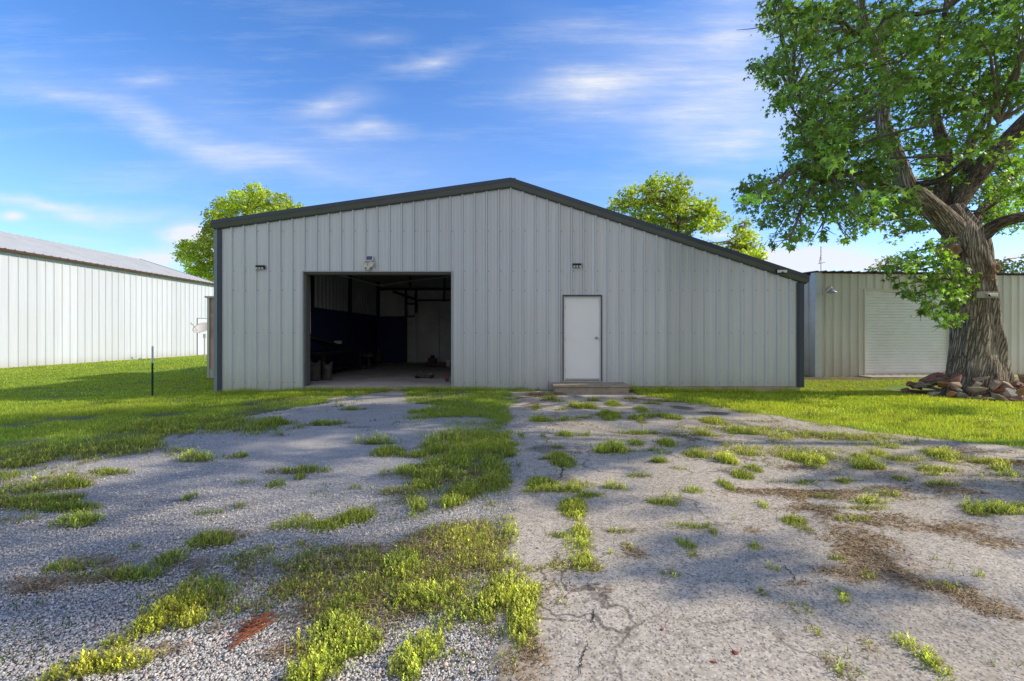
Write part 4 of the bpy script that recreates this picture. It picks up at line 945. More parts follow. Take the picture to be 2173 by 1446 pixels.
c=Vector(P(952,770,18));mb=MB();mb.lathe(Vector((c.x,18,SF)),[(0,0),(.09,0),(.11,.25),(.115,.26),(.1,.27),(0,.25)],16);tag(mb.build('bucket',M['white_plastic'],smooth=True),'small white bucket beside the right edge of the garage opening','bucket')
c=Vector(P(948,806,12.4));mb=MB();pr=[(.04,-.03),(.085,-.035),(.10,0),(.085,.035),(.04,.03),(.04,-.03)];mb.lathe(Vector((c.x,12.4,SF+.1)),pr,16,(1,.4,0));tag(mb.build('small_wheel',M['orange'],smooth=True),'little rusty wheel on the floor beside the right jamb of the garage','wheel')
mb=MB();a=P(658,588,12.3);mb.tube([a,P(658.5,650,12.3),P(659,708,12.3)],.007,5);tag(mb.build('hanging_cord',M['white_plastic']),'thin pale cord hanging inside the left side of the garage opening','cord')

# ------------------------------------------------------------------ white building at the left
LXW=-23.1;lb=thing('white_metal_barn','long white ribbed metal building with a pale roof and rusty eave','building',(LXW,20,-.2))
prof=[(0,0),(.025,.038),(.05,.038),(.075,0)]
mb=MB();ribbed(mb,(LXW,0,0),(0,1,0),(1,0,0),9,34.2,-.3,5.1,pitch=.4,phase=.03,prof=prof)
mb.build('long_wall',[M['white_siding'],M['screw']],lb)
mb=MB();mb.add([(LXW,34.2,-.3),(LXW-11.6,34.2,-.3),(LXW-11.6,34.2,5.0),(LXW-5.8,34.2,6.95),(LXW,34.2,5.0)],[range(5)]);mb.build('gable_wall',M['white_siding'],lb);mb=MB();mb.add([(LXW,9,-.3),(LXW-11.6,9,-.3),(LXW-11.6,9,5.0),(LXW-5.8,9,6.95),(LXW,9,5.0)],[range(5)]);mb.build('gable_wall',M['white_siding'],lb)
mb=MB();ex=LXW+.32
def rz(x):return 5.13+(7.05-5.13)*(ex-x)/(ex-(LXW-5.8))
y=8.8
while y<34.4:
    for (d0,h0),(d1,h1) in zip([(0,0),(.03,.035),(.06,.035),(.09,0)],[(.03,.035),(.06,.035),(.09,0),(.4,0)]):
        xa=ex;xb=LXW-5.8
        mb.add([(xa,y+d0,rz(xa)+h0),(xb,y+d0,rz(xb)+h0),(xb,y+d1,rz(xb)+h1),(xa,y+d1,rz(xa)+h1)],[(0,1,2,3)])
        mb.add([(2*(LXW-5.8)-xa,y+d0,rz(xa)+h0),(xb,y+d0,rz(xb)+h0),(xb,y+d1,rz(xb)+h1),(2*(LXW-5.8)-xa,y+d1,rz(xa)+h1)],[(0,1,2,3)])
    y+=.4
mb.build('roof',M['white_roof'],lb)
mb=MB();mb.box((ex-.06,8.8,rz(ex)-.085),(ex-.02,34.4,rz(ex)-.012));mb.build('eave_board',M['rust'],lb)
mb=MB();mb.add([(ex,34.41,rz(ex)+.03),(LXW-5.8,34.41,rz(LXW-5.8)+.04),(LXW-5.8,34.41,rz(LXW-5.8)-.1),(ex,34.41,rz(ex)-.12)],[range(4)]);mb.build('rake_board',M['rust'],lb)
mb=MB()
for y0,y1,z0,z1 in((32.4,32.44,-.2,2.5),(32.44,34.1,2.46,2.5)):mb.box((LXW+.022,y0,z0),(LXW+.045,y1,z1))
mb.build('sliding_door_outline',M['trim_light'],lb)
mb=MB();mb.box((LXW+.021,32.44,-.15),(LXW+.035,34.1,2.46));mb.build('sliding_door',simple('flat_white',(.55,.58,.62),.5,var=.04,scale=1),lb)
# foundation strip
mb=MB();mb.box((LXW-.05,9,-.35),(LXW+.04,34.2,-.17));mb.build('foundation',M['slabedge'],lb)

# tan leaning store between the buildings
t=thing('tan_shed','narrow tan panelled shed with a metal edge behind the left corner of the shop','shed',(-9.6,16.3,-.2))
xa=P(444,0,16).x;ztop=P(0,629,16).z
mb=MB();mb.box((xa,16,-.1),(xa+1.6,18.2,ztop-.06));mb.build('wall',M['tan_board'],t)
mb=MB();mb.box((xa-.05,15.96,-.22),(xa+.03,16.06,ztop-.03));mb.build('corner_post',M['metal'],t)
mb=MB();mb.box((xa-.1,15.9,ztop-.06),(xa+1.7,18.3,ztop));mb.build('roof',M['white_roof'],t)
mb=MB();mb.box((xa+.031,15.97,-.22),(xa+1.6,15.998,.08));mb.build('base_board',M['metal'],t)

# satellite dish
X,Y=P(434,0,27.5).x,27.5;t=thing('satellite_dish','grey satellite dish tilted upward on a pole before the white building','dish',(X,Y,-.2))
g0=gzs(X,Y);mb=MB();mb.tube([(X,Y,g0-.1),(X,Y,1.28)],.035,8);mb.build('pole',M['metal'],t)
dc=Vector(P(430,698,Y));ax=Vector((.03,-.65,.75)).normalized();mb=MB()
pr=[(0,0)]+[(.5*i/8,.13*(i/8)**2) for i in range(1,9)]+[(.5,.125),(.25,.02),(0,-.02)]
mb.lathe(dc-ax*.03,pr,28,tuple(ax));mb.build('reflector',M['dish'],t,True)
mb=MB();f=dc+ax*.38+Vector((-.42,-.1,.02));mb.tube([dc+Vector((-.1,-.12,-.28)),f],.016,6);mb.build('feed_arm',M['metal'],t)
mb=MB();mb.lathe(f,[(0,-.05),(.045,-.05),(.055,.04),(.03,.07),(0,.07)],12,tuple(ax));mb.build('feed_horn',M['dish'],t,True)
mb=MB();mb.box((X-.05,Y-.05,1.1),(X+.05,Y+.05,1.35));mb.build('mount',M['metal'],t)

# fence posts
def tpost(px,py,htop,colm,lab,top=None):
    X,Y=G(px,py);g=gzs(X,Y);t=thing('fence_post',lab,'post',(X,Y,g))
    mb=MB();zt=g+htop;zs=zt-(top or 0)
    mb.box((X-.0045,Y-.018,g-.1),(X+.0045,Y+.012,zs));mb.box((X-.019,Y+.0125,g-.1),(X+.019,Y+.0185,zs))
    z=g+.12
    while z<zs:mb.box((X-.0044,Y-.024,z),(X+.0044,Y-.0182,z+.022));z+=.055
    mb.build('post',colm,t)
    mb=MB();mb.box((X-.0185,Y+.019,g),(X-.006,Y+.021,zs));mb.box((X-.022,Y+.006,g+.0),(X-.0195,Y+.019,zs));mb.build('painted_edge',M['post_white'],t)
    if top:
        mb=MB();mb.box((X-.0045,Y-.018,zs),(X+.0045,Y+.012,zt));mb.box((X-.019,Y+.0125,zs),(X+.019,Y+.0185,zt));mb.build('white_tip',M['post_white'],t)
tpost(323,843,1.26,M['green_post'],'slim green steel fence post with a white tip standing alone in the left lawn',.42)
tpost(441,790,1.15,M['post_dark'],'dark studded steel fence post beside the tan shed')

# ------------------------------------------------------------------ building at the right
RY=16.0;rb=thing('grey_metal_garage','low weathered grey metal garage with a white roll-up door behind the maple','building',(18,RY,-.12))
RT=3.40;RO=(P(1832,0,15.57).x,P(2014,0,15.75).x,-.06,2.86);rb.rotation_euler.z=.075
prof=[(0,0),(.022,.05),(.05,.05),(.072,0)]
mb=MB();ribbed(mb,(0,RY,0),(1,0,0),(0,-1,0),10.12,27,-.14,RT,[RO],pitch=.300,phase=10.98,prof=prof,screws=[2.9,1.6,.4]);mb.build('front_wall',[M['old_siding'],M['screw']],rb)
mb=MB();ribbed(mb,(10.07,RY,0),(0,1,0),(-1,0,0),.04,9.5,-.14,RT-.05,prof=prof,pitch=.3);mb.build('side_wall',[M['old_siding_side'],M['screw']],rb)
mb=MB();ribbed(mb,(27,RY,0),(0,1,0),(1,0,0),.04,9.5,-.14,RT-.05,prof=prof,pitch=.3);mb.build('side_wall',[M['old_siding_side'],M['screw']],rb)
mb=MB();mb.box((10.42,RY+9.5,-.14),(27,RY+9.55,RT+.9));mb.build('rear_wall',M['old_siding'],rb)
mb=MB();mb.box((10.01,RY-.075,-.14),(10.23,RY-.06,RT+.02));mb.box((9.995,RY-.075,-.14),(10.009,RY+.14,RT+.02));mb.build('corner_flashing',simple('galv_flash',(.55,.57,.58),.4,metal=.2),rb)
mb=MB();x=9.95;rf=random.Random(3)
while x<27.1:
    lift=rf.uniform(-.012,.018);p=.3
    ptsx=[(0,0),(.04,0),(.07,.04),(.11,.04),(.14,0),(p,0)]
    for (a,h),(b,k) in zip(ptsx[:-1],ptsx[1:]):
        mb.add([(x+a,RY-.14,RT+.04+h+lift),(x+b,RY-.14,RT+.04+k+lift),(x+b,RY+9.7,RT+.45+k),(x+a,RY+9.7,RT+.45+h)],[(0,1,2,3)])
    x+=p
mb.build('roof',simple('rusty_roof',(.20,.15,.12),.8,var=.4,scale=3,dirt=(.10,.05,.035)),rb)
mb=MB();mb.box((10.05,RY-.04,RT-.0),(27,RY+.05,RT+.035));mb.build('eave_purlin',M['rust'],rb)
# roll-up door: curved slats
mb=MB();z=RO[2];pit=.098
while z<RO[3]-.01:
    pts=[(0,0),(.012,.014),(.045,.018),(.08,.012),(.092,-.006),(pit,0)]
    for (a,h),(b,k) in zip(pts[:-1],pts[1:]):
        za,zb_=z+a,min(z+b,RO[3]);mb.add([(RO[0],RY+.06-h,za),(RO[1],RY+.06-h,za),(RO[1],RY+.06-k,zb_),(RO[0],RY+.06-k,zb_)],[(0,1,2,3)])
    z+=pit
rd=mb.build('rollup_door',M['rollup'],rb)
mb=MB();mb.box((RO[0],RY+.02,RO[2]-.02),(RO[1],RY+.075,RO[2]+.05));mb.build('bottom_bar',M['metal'],rd)
mb=MB();mb.box((RO[0]-.03,RY-.045,-.1),(RO[0]+.015,RY+.08,RO[3]+.03));mb.box((RO[1]-.015,RY-.045,-.1),(RO[1]+.03,RY+.08,RO[3]+.03));mb.box((RO[0]+.015,RY-.045,RO[3]),(RO[1]-.015,RY+.08,RO[3]+.03));mb.build('door_trim',M['old_siding'],rb)
mb=MB();mb.box((11.6,RY-1.1,-.2),(27,RY-.2,-.085));o=mb.build('concrete_apron',M['apron'],bevel=.01);o['kind']='structure'
# gooseneck lamp
c=P(1753,620,15.42);t=thing('barn_lamp','small gooseneck lamp with a dished shade on the grey garage wall','lamp',c)
mb=MB();q=c+Vector((0,-.28,.0));mb.tube([c+Vector((-.05,.02,-.01)),c+Vector((-.02,-.04,.06)),c+Vector((0,-.12,.16)),c+Vector((0,-.22,.19)),c+Vector((0,-.28,.12)),q],.014,8);mb.build('arm',M['metal'],t,True)
mb=MB();mb.lathe(q,[(.03,.06),(.06,.05),(.10,.01),(.16,-.04),(.165,-.055),(.155,-.05),(.09,-.01),(0,.0)],24);mb.build('shade',M['metal'],t,True)
mb=MB();mb.lathe(q+Vector((0,0,-.06)),[(0,-.04),(.04,-.03),(.05,.01),(.03,.05)],14);mb.build('bulb',M['lens'],t,True)
mb=MB();mb.lathe(c+Vector((-.05,.02,-.01)),[(0,-.02),(.05,-.02),(.05,.01),(0,.01)],14,(0,1,0));mb.build('mounting_plate',M['metal'],t)
# antenna mast
X=P(1742,0,24).x;t=thing('antenna_mast','thin television antenna mast rising behind the grey garage roof','antenna',(X,24,3.7))
mb=MB();mb.tube([(X,24,3.5),(X,24,P(0,523,24).z)],.014,6);mb.build('mast',M['dark_metal'],t)
mb=MB();z=P(0,559,24).z;mb.tube([(X-.14,24,z-.03),(X+.22,24,z+.05)],.012,5)
for i in range(7):
    z=P(0,527+4*i,24).z;mb.tube([(X-.03-.02*(i%2),23.9,z),(X+.05,24.1,z+.03)],.012,5)
mb.tube([(X-.1,24,P(0,560,24).z),(X-.03,24,P(0,545,24).z)],.012,5)
mb.build('elements',M['dark_metal'],t)

# ------------------------------------------------------------------ trees
LEAF=np.array([(0,.3),(0,0),(.30,-.06),(.17,.16),(.58,.40),(.17,.46),(0,1),(-.17,.46),(-.58,.40),(-.17,.16),(-.30,-.06)],float)
SIMPLE=np.array([(0,.5),(0,0),(.38,.3),(.3,.7),(0,1),(-.3,.7),(-.38,.3)],float)
def leaves(name,centres,radii,per,size,base,var,parent,template=LEAF,up=.45,yel=.35,spray=.22,shell=.5,mat='leaf',tones=None,pers=None):
    Pts=[];Cc=[]
    for ii,(c,r) in enumerate(zip(centres,radii)):
        n=max(6,int((pers[ii] if pers else per)*(r/.57)**2));ns=max(2,n//11)
        d=RNG.normal(0,1,(ns,3));d/=np.linalg.norm(d,axis=1,keepdims=True)
        rad=r*RNG.uniform(shell**3,1.05,(ns,1))**(1/3);d[:,2]*=.8
        s=np.array(c)[None]+d*rad
        pts=(s[:,None]+RNG.normal(0,spray*min(1,r/.45)*.6,(ns,11,3))*np.array([1,1,.75])).reshape(-1,3);Pts.append(pts)
        cl=RNG.normal(0,.2)+(tones[ii] if tones else 0);cs=np.repeat(RNG.normal(cl,.24,ns),11);Cc.append(cs)
    p=np.concatenate(Pts);cs=np.concatenate(Cc);n=len(p)
    ax=RNG.normal(0,1,(n,3));ax[:,2]=ax[:,2]*.35-.75;ax/=np.linalg.norm(ax,axis=1,keepdims=True)
    nr=RNG.normal(0,1,(n,3));nr[:,2]=np.abs(nr[:,2])+up
    nr-=ax*(nr*ax).sum(1,keepdims=True);nr/=np.linalg.norm(nr,axis=1,keepdims=True)
    sd=np.cross(ax,nr);sz=(size*RNG.uniform(.6,1.2,n))[:,None,None]
    T=template;bend=-(T[:,0]**2*.5+ (T[:,1]-.3)**2*.25)
    V=p[:,None]+sz*(sd[:,None]*T[None,:,:1]+ax[:,None]*T[None,:,1:2]+nr[:,None]*bend[None,:,None])
    m=len(T);k=m-1;tri=np.array([[0,1+i,1+(i+1)%k] for i in range(k)])
    Fc=(np.arange(n)*m)[:,None,None]+tri[None]
    col=np.array(base)[None]*np.exp(cs+RNG.normal(0,var,n))[:,None]
    y_=(RNG.uniform(0,1,(n,1))**2)*yel;col=col*(1-y_)+np.array([[.20,.24,.035]])*y_
    return np_mesh(name,V.reshape(-1,3),Fc.ravel(),np.full(n*k,3),M[mat],parent,np.repeat(col,m,0))
def catmull(pts,n):
    out=[];P_=[Vector(p[:3]) for p in pts];R_=[p[3] for p in pts]
    for i in range(len(P_)-1):
        p0=P_[max(i-1,0)];p1=P_[i];p2=P_[i+1];p3=P_[min(i+2,len(P_)-1)]
        k=max(2,int((p2-p1).length/n))
        for j in range(k):
            t=j/k;a=.5*((2*p1)+(p2-p0)*t+(2*p0-5*p1+4*p2-p3)*t*t+(3*p1-p0-3*p2+p3)*t**3);out.append((a,R_[i]*(1-t)+R_[i+1]*t))
    out.append((P_[-1],R_[-1]));return out
def limb(pts,name,mat,parent,seg=20,step=.12,ridge=.02,flare=0):
    path=catmull(pts,step);mb=MB();mb.uv=[];up=None;L=0;V=[];ph=random.uniform(0,99)
    cen=[];
    for i,(p,r) in enumerate(path):
        t=(path[min(i+1,len(path)-1)][0]-path[max(i-1,0)][0]).normalized()
        if up is None:up=Vector((0,1,0)) if abs(t.y)<.9 else Vector((1,0,0))
        a=(up-t*up.dot(t)).normalized();b=t.cross(a);up=a
        if i:L+=(p-path[i-1][0]).length
        for j in range(seg+1):
            q=2*math.pi*(j%seg)/seg
            n1=float(vnoise(np.array([ (j%seg)*.35*seg/20/1.0*20/seg+ph]),np.array([L*1.6+ph]),3)[0])
            k=(fb[(j%seg),i] if False else n1)
            rr=r*(1+flare*(.10*math.sin(3*q+1.3)+.07*math.sin(5*q+L*1.2)+.05*math.sin(8*q+2*L))*.45)+ridge*(k-.5)*2
            if flare and L<1.1:rr+=flare*(1.1-L)**2*.11*(.6+.5*math.sin(6*q+.8)+.3*math.sin(11*q))
            V.append(p+(a*math.cos(q)+b*math.sin(q))*rr);mb.uv.append((j/seg*2*math.pi*max(r,.05),L))
    mb.v=[tuple(v) for v in V];s1=seg+1
    for i in range(len(path)-1):
        for j in range(seg):mb.f.append([i*s1+j,i*s1+j+1,(i+1)*s1+j+1,(i+1)*s1+j]);mb.m.append(0)
    return mb.build(name,mat,parent,smooth=True)
def PT(px,py,Y,r):v=P(px,py,Y);return (v.x,v.y,v.z,r)
def branch_tubes(mb,targets,nodes,rbase=.03,maxd=99,seed=1):
    r=random.Random(seed)
    for c in targets:
        c=Vector(c);best=min(nodes,key=lambda q:(q-c).length+max(0,q.z-c.z)*.8)
        if (best-c).length<.15:continue
        m1=best.lerp(c,.4)+Vector((r.uniform(-.15,.15),r.uniform(-.15,.15),.12*(c-best).length));m2=best.lerp(c,.75)+Vector((r.uniform(-.1,.1),r.uniform(-.1,.1),.08))
        d=(best-c).length;rb=min(.06,.012+.012*d)*rbase/.03
        mb.tube([best,m1,m2,c],[rb,rb*.7,rb*.45,rb*.2],6,False)
        for k in range(4 if seed!=31 and seed!=32 else 0):
            e=c+Vector((r.uniform(-.3,.3),r.uniform(-.3,.3),r.uniform(-.25,.2)));mb.tube([m2.lerp(c,r.random()),e],[rb*.25,.003],4,False)

LIT=[(1320,930,120,9),(1480,905,160,7),(1980,1190,120,8),(1950,1085,140,8),(1120,905,50,6),(860,1100,70,8),(500,1060,90,8),(1600,1000,130,8),(2080,1300,120,30),(780,1300,260,50),(960,1140,160,30),(230,1420,150,30),(1900,905,330,40),(1700,870,150,18),(1300,1400,320,90),(1160,1200,110,60),(2060,1390,200,50),(980,1210,130,50),(780,1260,150,45),(330,1375,100,30),(640,1410,150,40),(1240,1160,70,60),
 (1330,980,110,12),(1420,1010,70,10),(1200,866,90,6),(1600,945,220,16),(1850,965,260,16),(1800,1070,140,10),(2100,1010,80,12),(620,943,50,7),(770,985,60,12),(230,990,110,16),(350,1105,70,12),(830,1165,110,22),(860,835,60,6),(250,856,540,14),(760,846,220,12),(1540,985,40,10),(100,1000,110,20),(1380,905,90,6)]
LITW=[]
for (px,py,rx,ry) in LIT:
    a,b=G(px,py);LITW.append((a,b,rx*b/F,ry*b*b/(F*1.4)))
def lit(x,y,r):
    for a,b,rx,ry in LITW:
        u=(x-.15-a)/(rx+r*.9+.2);v=(y-b)/(ry+r*.55+.17)
        if u*u+v*v<1:return True
    return False
def shadow_ok(c,r):
    gx=c[0]-c[2]/SUN_T;gy=c[1]-SUN_K*c[2]/SUN_T
    if lit(gx,gy,r):return False
    return float(fbm(np.array([gx*.35]),np.array([gy*1.3]),123,2)[0])>.36
UPPER=[];SIDE1=[];SIDE2=[]
def canopy():  # leaf clumps out of view, placed where their shade should reach the ground
    r=random.Random(9);pl=[(12.0,11.0,7.2,UPPER),(18.2,6.4,5.2,SIDE1),(23.0,4.2,4.8,SIDE2)]
    n=0
    for k in range(26000):
        gx=r.uniform(-15,8);gy=r.uniform(1.3,9.6);z=r.uniform(5.0,13.5);rr=r.uniform(.28,.52)
        if abs(gx)>1.3*gy+1.5:continue
        x=gx+z/SUN_T;y=gy+SUN_K*z/SUN_T
        if not(x>1.2*y+.8 or z>CH+.80*y+.3):continue
        if gx>-3 and k%3:continue
        if float(fbm(np.array([gx*.3]),np.array([gy*1.9]),123,3)[0])>np.interp(gx,[-4,0,2,5],[.59,.56,.58,.56]):continue
        if z>11.5 and x>15:continue
        best=None
        for (tx,ty,R_,L) in pl:
            q=((x-tx)**2+(y-ty)**2)**.5/R_
            if q<1 and (best is None or q<best[0]):best=(q,L)
        if best is None:continue
        if lit(gx,gy,rr):continue
        if any((x-c[0])**2+(y-c[1])**2+(z-c[2])**2<(.6*(rr+q))**2 for c,q in best[1]):continue
        if sum(1 for L in (UPPER,SIDE1,SIDE2) for c,q in L if ((c[0]-c[2]/SUN_T-gx)/1.5)**2+((c[1]-SUN_K*c[2]/SUN_T-gy)/.62)**2<.22)>=1:continue
        best[1].append(((x,y,z),rr));n+=1
canopy()
def maple():
    TX,TY=11.1,11.05
    t=thing('maple_tree','huge old maple with a thick furrowed trunk and spreading green crown at the right','tree',(TX,TY,-.12))
    Y=TY
    trunk=[PT(2070,840,Y,.62),PT(2071,800,Y,.58),PT(2070,740,Y,.53),PT(2070,690,Y,.49),PT(2067,640,Y,.46),PT(2062,590,Y,.44),PT(2054,545,Y,.45),PT(2044,505,Y,.42),PT(2030,470,Y+.1,.32),PT(2018,440,Y+.2,.2)]
    trunk=[(a,b,c,q*.94) for a,b,c,q in trunk]
    tr=limb(trunk,'trunk',M['bark'],t,72,.045,.04,flare=.9)
    # healed branch wounds
    for (px,py,r) in((2022,532,.16),(2108,570,.14),(2100,590,.10)):
        c=P(px,py,Y-.37);mb=MB();
        mb.lathe(c,[(0,-.02),(r*.35,-.03),(r*.5,-.07),(r*.75,-.08),(r,-.02),(r*1.1,.12),(r*1.2,.3)],18,((px-2066)*-.006,1,0))
        for i,v in enumerate(mb.v):
            v=Vector(v);mb.v[i]=tuple(v+Vector((random.gauss(0,.008),random.gauss(0,.006),random.gauss(0,.008))))
        mb.build('branch_scar',M['cut'],tr,True)
    # surface root running left
    limb([PT(2010,806,Y-.1,.10),PT(1985,812,Y-.2,.08),PT(1962,817,Y-.3,.06),PT(1935,822,Y-.35,.03)],'root',M['bark'],t,14,.06,.02)
    limbs=[
     [PT(2036,500,Y,.32),PT(2005,468,Y-.1,.28),PT(1975,440,Y-.25,.25),PT(1940,408,Y-.35,.23),PT(1922,385,Y-.4,.21),PT(1908,345,Y-.4,.18),PT(1885,295,Y-.4,.19),PT(1873,250,Y-.3,.17),PT(1878,170,Y-.2,.14),PT(1855,95,Y-.3,.12),PT(1832,40,Y-.5,.10),PT(1820,-60,Y-.4,.07)],
     [PT(2020,490,Y+.2,.26),PT(2026,440,Y+.3,.24),PT(2060,390,Y+.3,.24),PT(2090,350,Y+.2,.25),PT(2135,305,Y+.2,.25),PT(2175,262,Y+.1,.23),PT(2250,190,Y,.22),PT(2340,80,Y,.16),PT(2400,-60,Y,.1)],
     [PT(2035,430,Y+.5,.20),PT(2042,385,Y+.6,.16),PT(2055,345,Y+.6,.13),PT(2060,310,Y+.7,.11),PT(2085,260,Y+.8,.09),PT(2113,217,Y+.9,.07),PT(2150,160,Y+.9,.06),PT(2173,110,Y+1,.05),PT(2200,0,Y+1,.03)],
     [PT(2065,525,Y-.1,.22),PT(2088,497,Y-.2,.19),PT(2118,475,Y-.3,.15),PT(2150,465,Y-.4,.14),PT(2190,455,Y-.5,.13),PT(2280,420,Y-.7,.09),PT(2380,380,Y-.9,.05)],
     [PT(1990,455,Y+.4,.22),PT(2000,400,Y+.6,.2),PT(2005,330,Y+.9,.17),PT(1985,240,Y+1.2,.13),PT(1990,130,Y+1.4,.1),PT(2010,0,Y+1.5,.07),PT(2015,-120,Y+1.5,.05)],
     [PT(1945,410,Y-.3,.12),PT(1900,402,Y-.6,.07),PT(1850,380,Y-.9,.05),PT(1800,368,Y-1.1,.035),PT(1740,385,Y-1.3,.02)],
     [PT(1960,432,Y,.11),PT(1900,424,Y+.2,.07),PT(1830,430,Y+.4,.05),PT(1750,440,Y+.5,.035),PT(1660,430,Y+.5,.02),PT(1600,410,Y+.5,.01)],
     [PT(1850,95,Y-.3,.09),PT(1811,70,Y-.6,.08),PT(1785,48,Y-.8,.06),PT(1757,43,Y-1,.05),PT(1700,30,Y-1.1,.03),PT(1650,30,Y-1.2,.015)],
     [PT(1878,170,Y-.2,.08),PT(1830,200,Y-.7,.05),PT(1760,220,Y-1.1,.035),PT(1680,200,Y-1.3,.015)],
     [PT(1930,395,Y-.3,.10),PT(2000,380,Y-1.2,.07),PT(2060,330,Y-1.8,.05),PT(2120,260,Y-2.2,.03)],
     [PT(1868,110,Y-.2,.08),PT(1880,38,Y-.1,.07),PT(1950,30,Y-.1,.06),PT(2010,20,Y-.4,.04)],
     [PT(2044,500,Y+.3,.2),PT(2100,430,Y+1.8,.15),PT(2180,330,Y+3,.11),PT(2230,150,Y+3.6,.06)],
    ]
    trunk=[(a,b,c,q*.92) for a,b,c,q in trunk]
    limbs=[[(a,b,c,q*.88) for a,b,c,q in l] for l in limbs]
    nodes=[]
    for i,l in enumerate(limbs):
        limb(l,'limb',M['bark2'] if i else M['bark'],t,20 if l[0][3]>.15 else 12,.10,.012 if l[0][3]>.15 else .004)
        nodes+=[p for p,r in catmull(l,.3)][2:]
    nodes+= [p for p,r in catmull(trunk,.3)][8:]
    CL=[(1640,10,38),(1690,40,55),(1648,155,42),(1620,140,25),(1700,120,60),(1690,200,50),(1745,190,60),(1740,260,55),(1700,265,32),(1712,330,40),(1760,330,55),(1730,60,60),(1790,40,60),(1800,130,70),(1850,200,60),(1800,255,60),(1860,60,70),(1930,30,60),(1930,120,70),(1990,90,60),(2050,40,60),(2110,10,45),(2165,70,45),(2010,180,60),(2060,120,60),(2125,120,40),(2160,150,45),(2085,190,40),(1960,220,60),(1905,290,45),(2035,285,42),(1960,320,42),(2085,290,35),(2150,215,35),(2160,390,45),(2090,400,45),(2035,370,40),
        (1600,395,34),(1640,385,38),(1680,420,48),(1640,445,34),(1595,430,28),(1720,380,50),(1770,395,50),(1740,450,42),(1690,480,30),(1700,512,18),(1672,515,16),(1790,455,42),(1850,420,48),(1840,478,30),(1890,455,42),(1890,498,20),(1935,478,30),(1940,430,42),(1990,395,42),(1747,500,14),(1797,505,14),(1660,495,18),(1710,290,30),(2130,435,40),(2175,415,45),(2005,340,40),(1820,330,50),(1860,360,45),(1780,290,50),(1880,380,45),(1830,380,40),(2060,215,40),(1900,180,55),(1650,60,30),(1665,205,30),(1720,355,36),(1740,300,40),(1690,300,22),(2120,60,45),(2080,90,40),(2140,190,36),(2160,310,30),(2120,340,28),(2060,330,34),(2165,20,40),(2040,235,36),(2100,460,30),(2150,470,26),(2165,355,30),(1620,475,22),(1640,510,12)]
    LOW=[(2045,590,18),(2038,640,18),(1935,535,14),(1880,570,12),(1915,625,14),(1950,665,16),(2015,690,14),(1965,535,30),(1925,560,28),(1900,580,20),(1950,600,34),(2000,590,32),(2030,600,34),(1990,650,30),(2020,668,24),(1958,632,28),(2045,565,18),(1990,515,24),(2010,545,22),(1905,605,12),(2015,630,34),(1975,570,36)]
    cen=[];rad=[];tn=[];pr_=[];r=random.Random(5)
    for (px,py,R) in CL:
        for k in range(2 if R>25 else 1):
            dy=(r.uniform(-3.9,-2.0) if k==0 else r.uniform(.3,3.2)) if R>25 else r.choice((r.uniform(-3.5,-2.2),r.uniform(.3,1.5)))
            if 1960<px and 330<py<480 and k==0:dy=abs(dy)*.8+.6
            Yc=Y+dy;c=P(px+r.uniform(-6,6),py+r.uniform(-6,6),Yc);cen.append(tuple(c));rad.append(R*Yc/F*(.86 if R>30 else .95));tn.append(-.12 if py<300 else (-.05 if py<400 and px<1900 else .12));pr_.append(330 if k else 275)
    for (px,py,R) in LOW:
        Yc=Y-.75+r.uniform(-.25,.2);cen.append(tuple(P(px,py,Yc)));rad.append(R*Yc/F);tn.append(.1);pr_.append(280)
    vis=len(cen)
    # unseen rest of the crown, its clumps shaped to shade chosen ground
    for c,rr in UPPER:cen.append(c);rad.append(rr)
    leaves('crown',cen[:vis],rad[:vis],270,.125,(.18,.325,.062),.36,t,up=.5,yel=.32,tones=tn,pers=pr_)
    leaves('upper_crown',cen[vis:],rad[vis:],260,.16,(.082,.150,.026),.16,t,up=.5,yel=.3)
    mb=MB();branch_tubes(mb,cen[:vis],nodes,.03,seed=4);branch_tubes(mb,[c for c in cen[vis:]][::3],nodes,.02,seed=31)
    a=P(1668,27,Y-1);mb.tube([P(1700,20,Y-1),a,P(1617,58,Y-1),P(1590,62,Y-1),P(1563,64,Y-1)],[.03,.02,.012,.008,.004],6);mb.tube([P(1640,42,Y-1),P(1632,30,Y-1)],[.006,.003],5)
    mb.tube([P(1617,58,Y-1),P(1650,48,Y-1),P(1655,50,Y-.9)],[.006,.005,.003],5)
    mb.build('twigs',M['bark2'],t)
    return t
maple()
# plank with a lamp nailed to the trunk
c=P(2098,626,10.42);t=thing('trunk_light','weathered board with a small white light nailed across the maple trunk','light',c)
mb=MB();mb.box(c+Vector((-.27,0,-.072)),c+Vector((.27,.035,.072)));mb.build('board',M['board'],t,bevel=.004)
mb=MB();mb.box(c+Vector((-.06,-.05,-.045)),c+Vector((.17,-.002,.03)));mb.build('lamp_housing',M['white_plastic'],t,bevel=.012)
mb=MB();mb.lathe(c+Vector((-.04,-.05,-.02)),[(.025,0),(.022,-.025),(0,-.03)],10,(0,1,0));mb.build('sensor',M['black_plastic'],t,True)

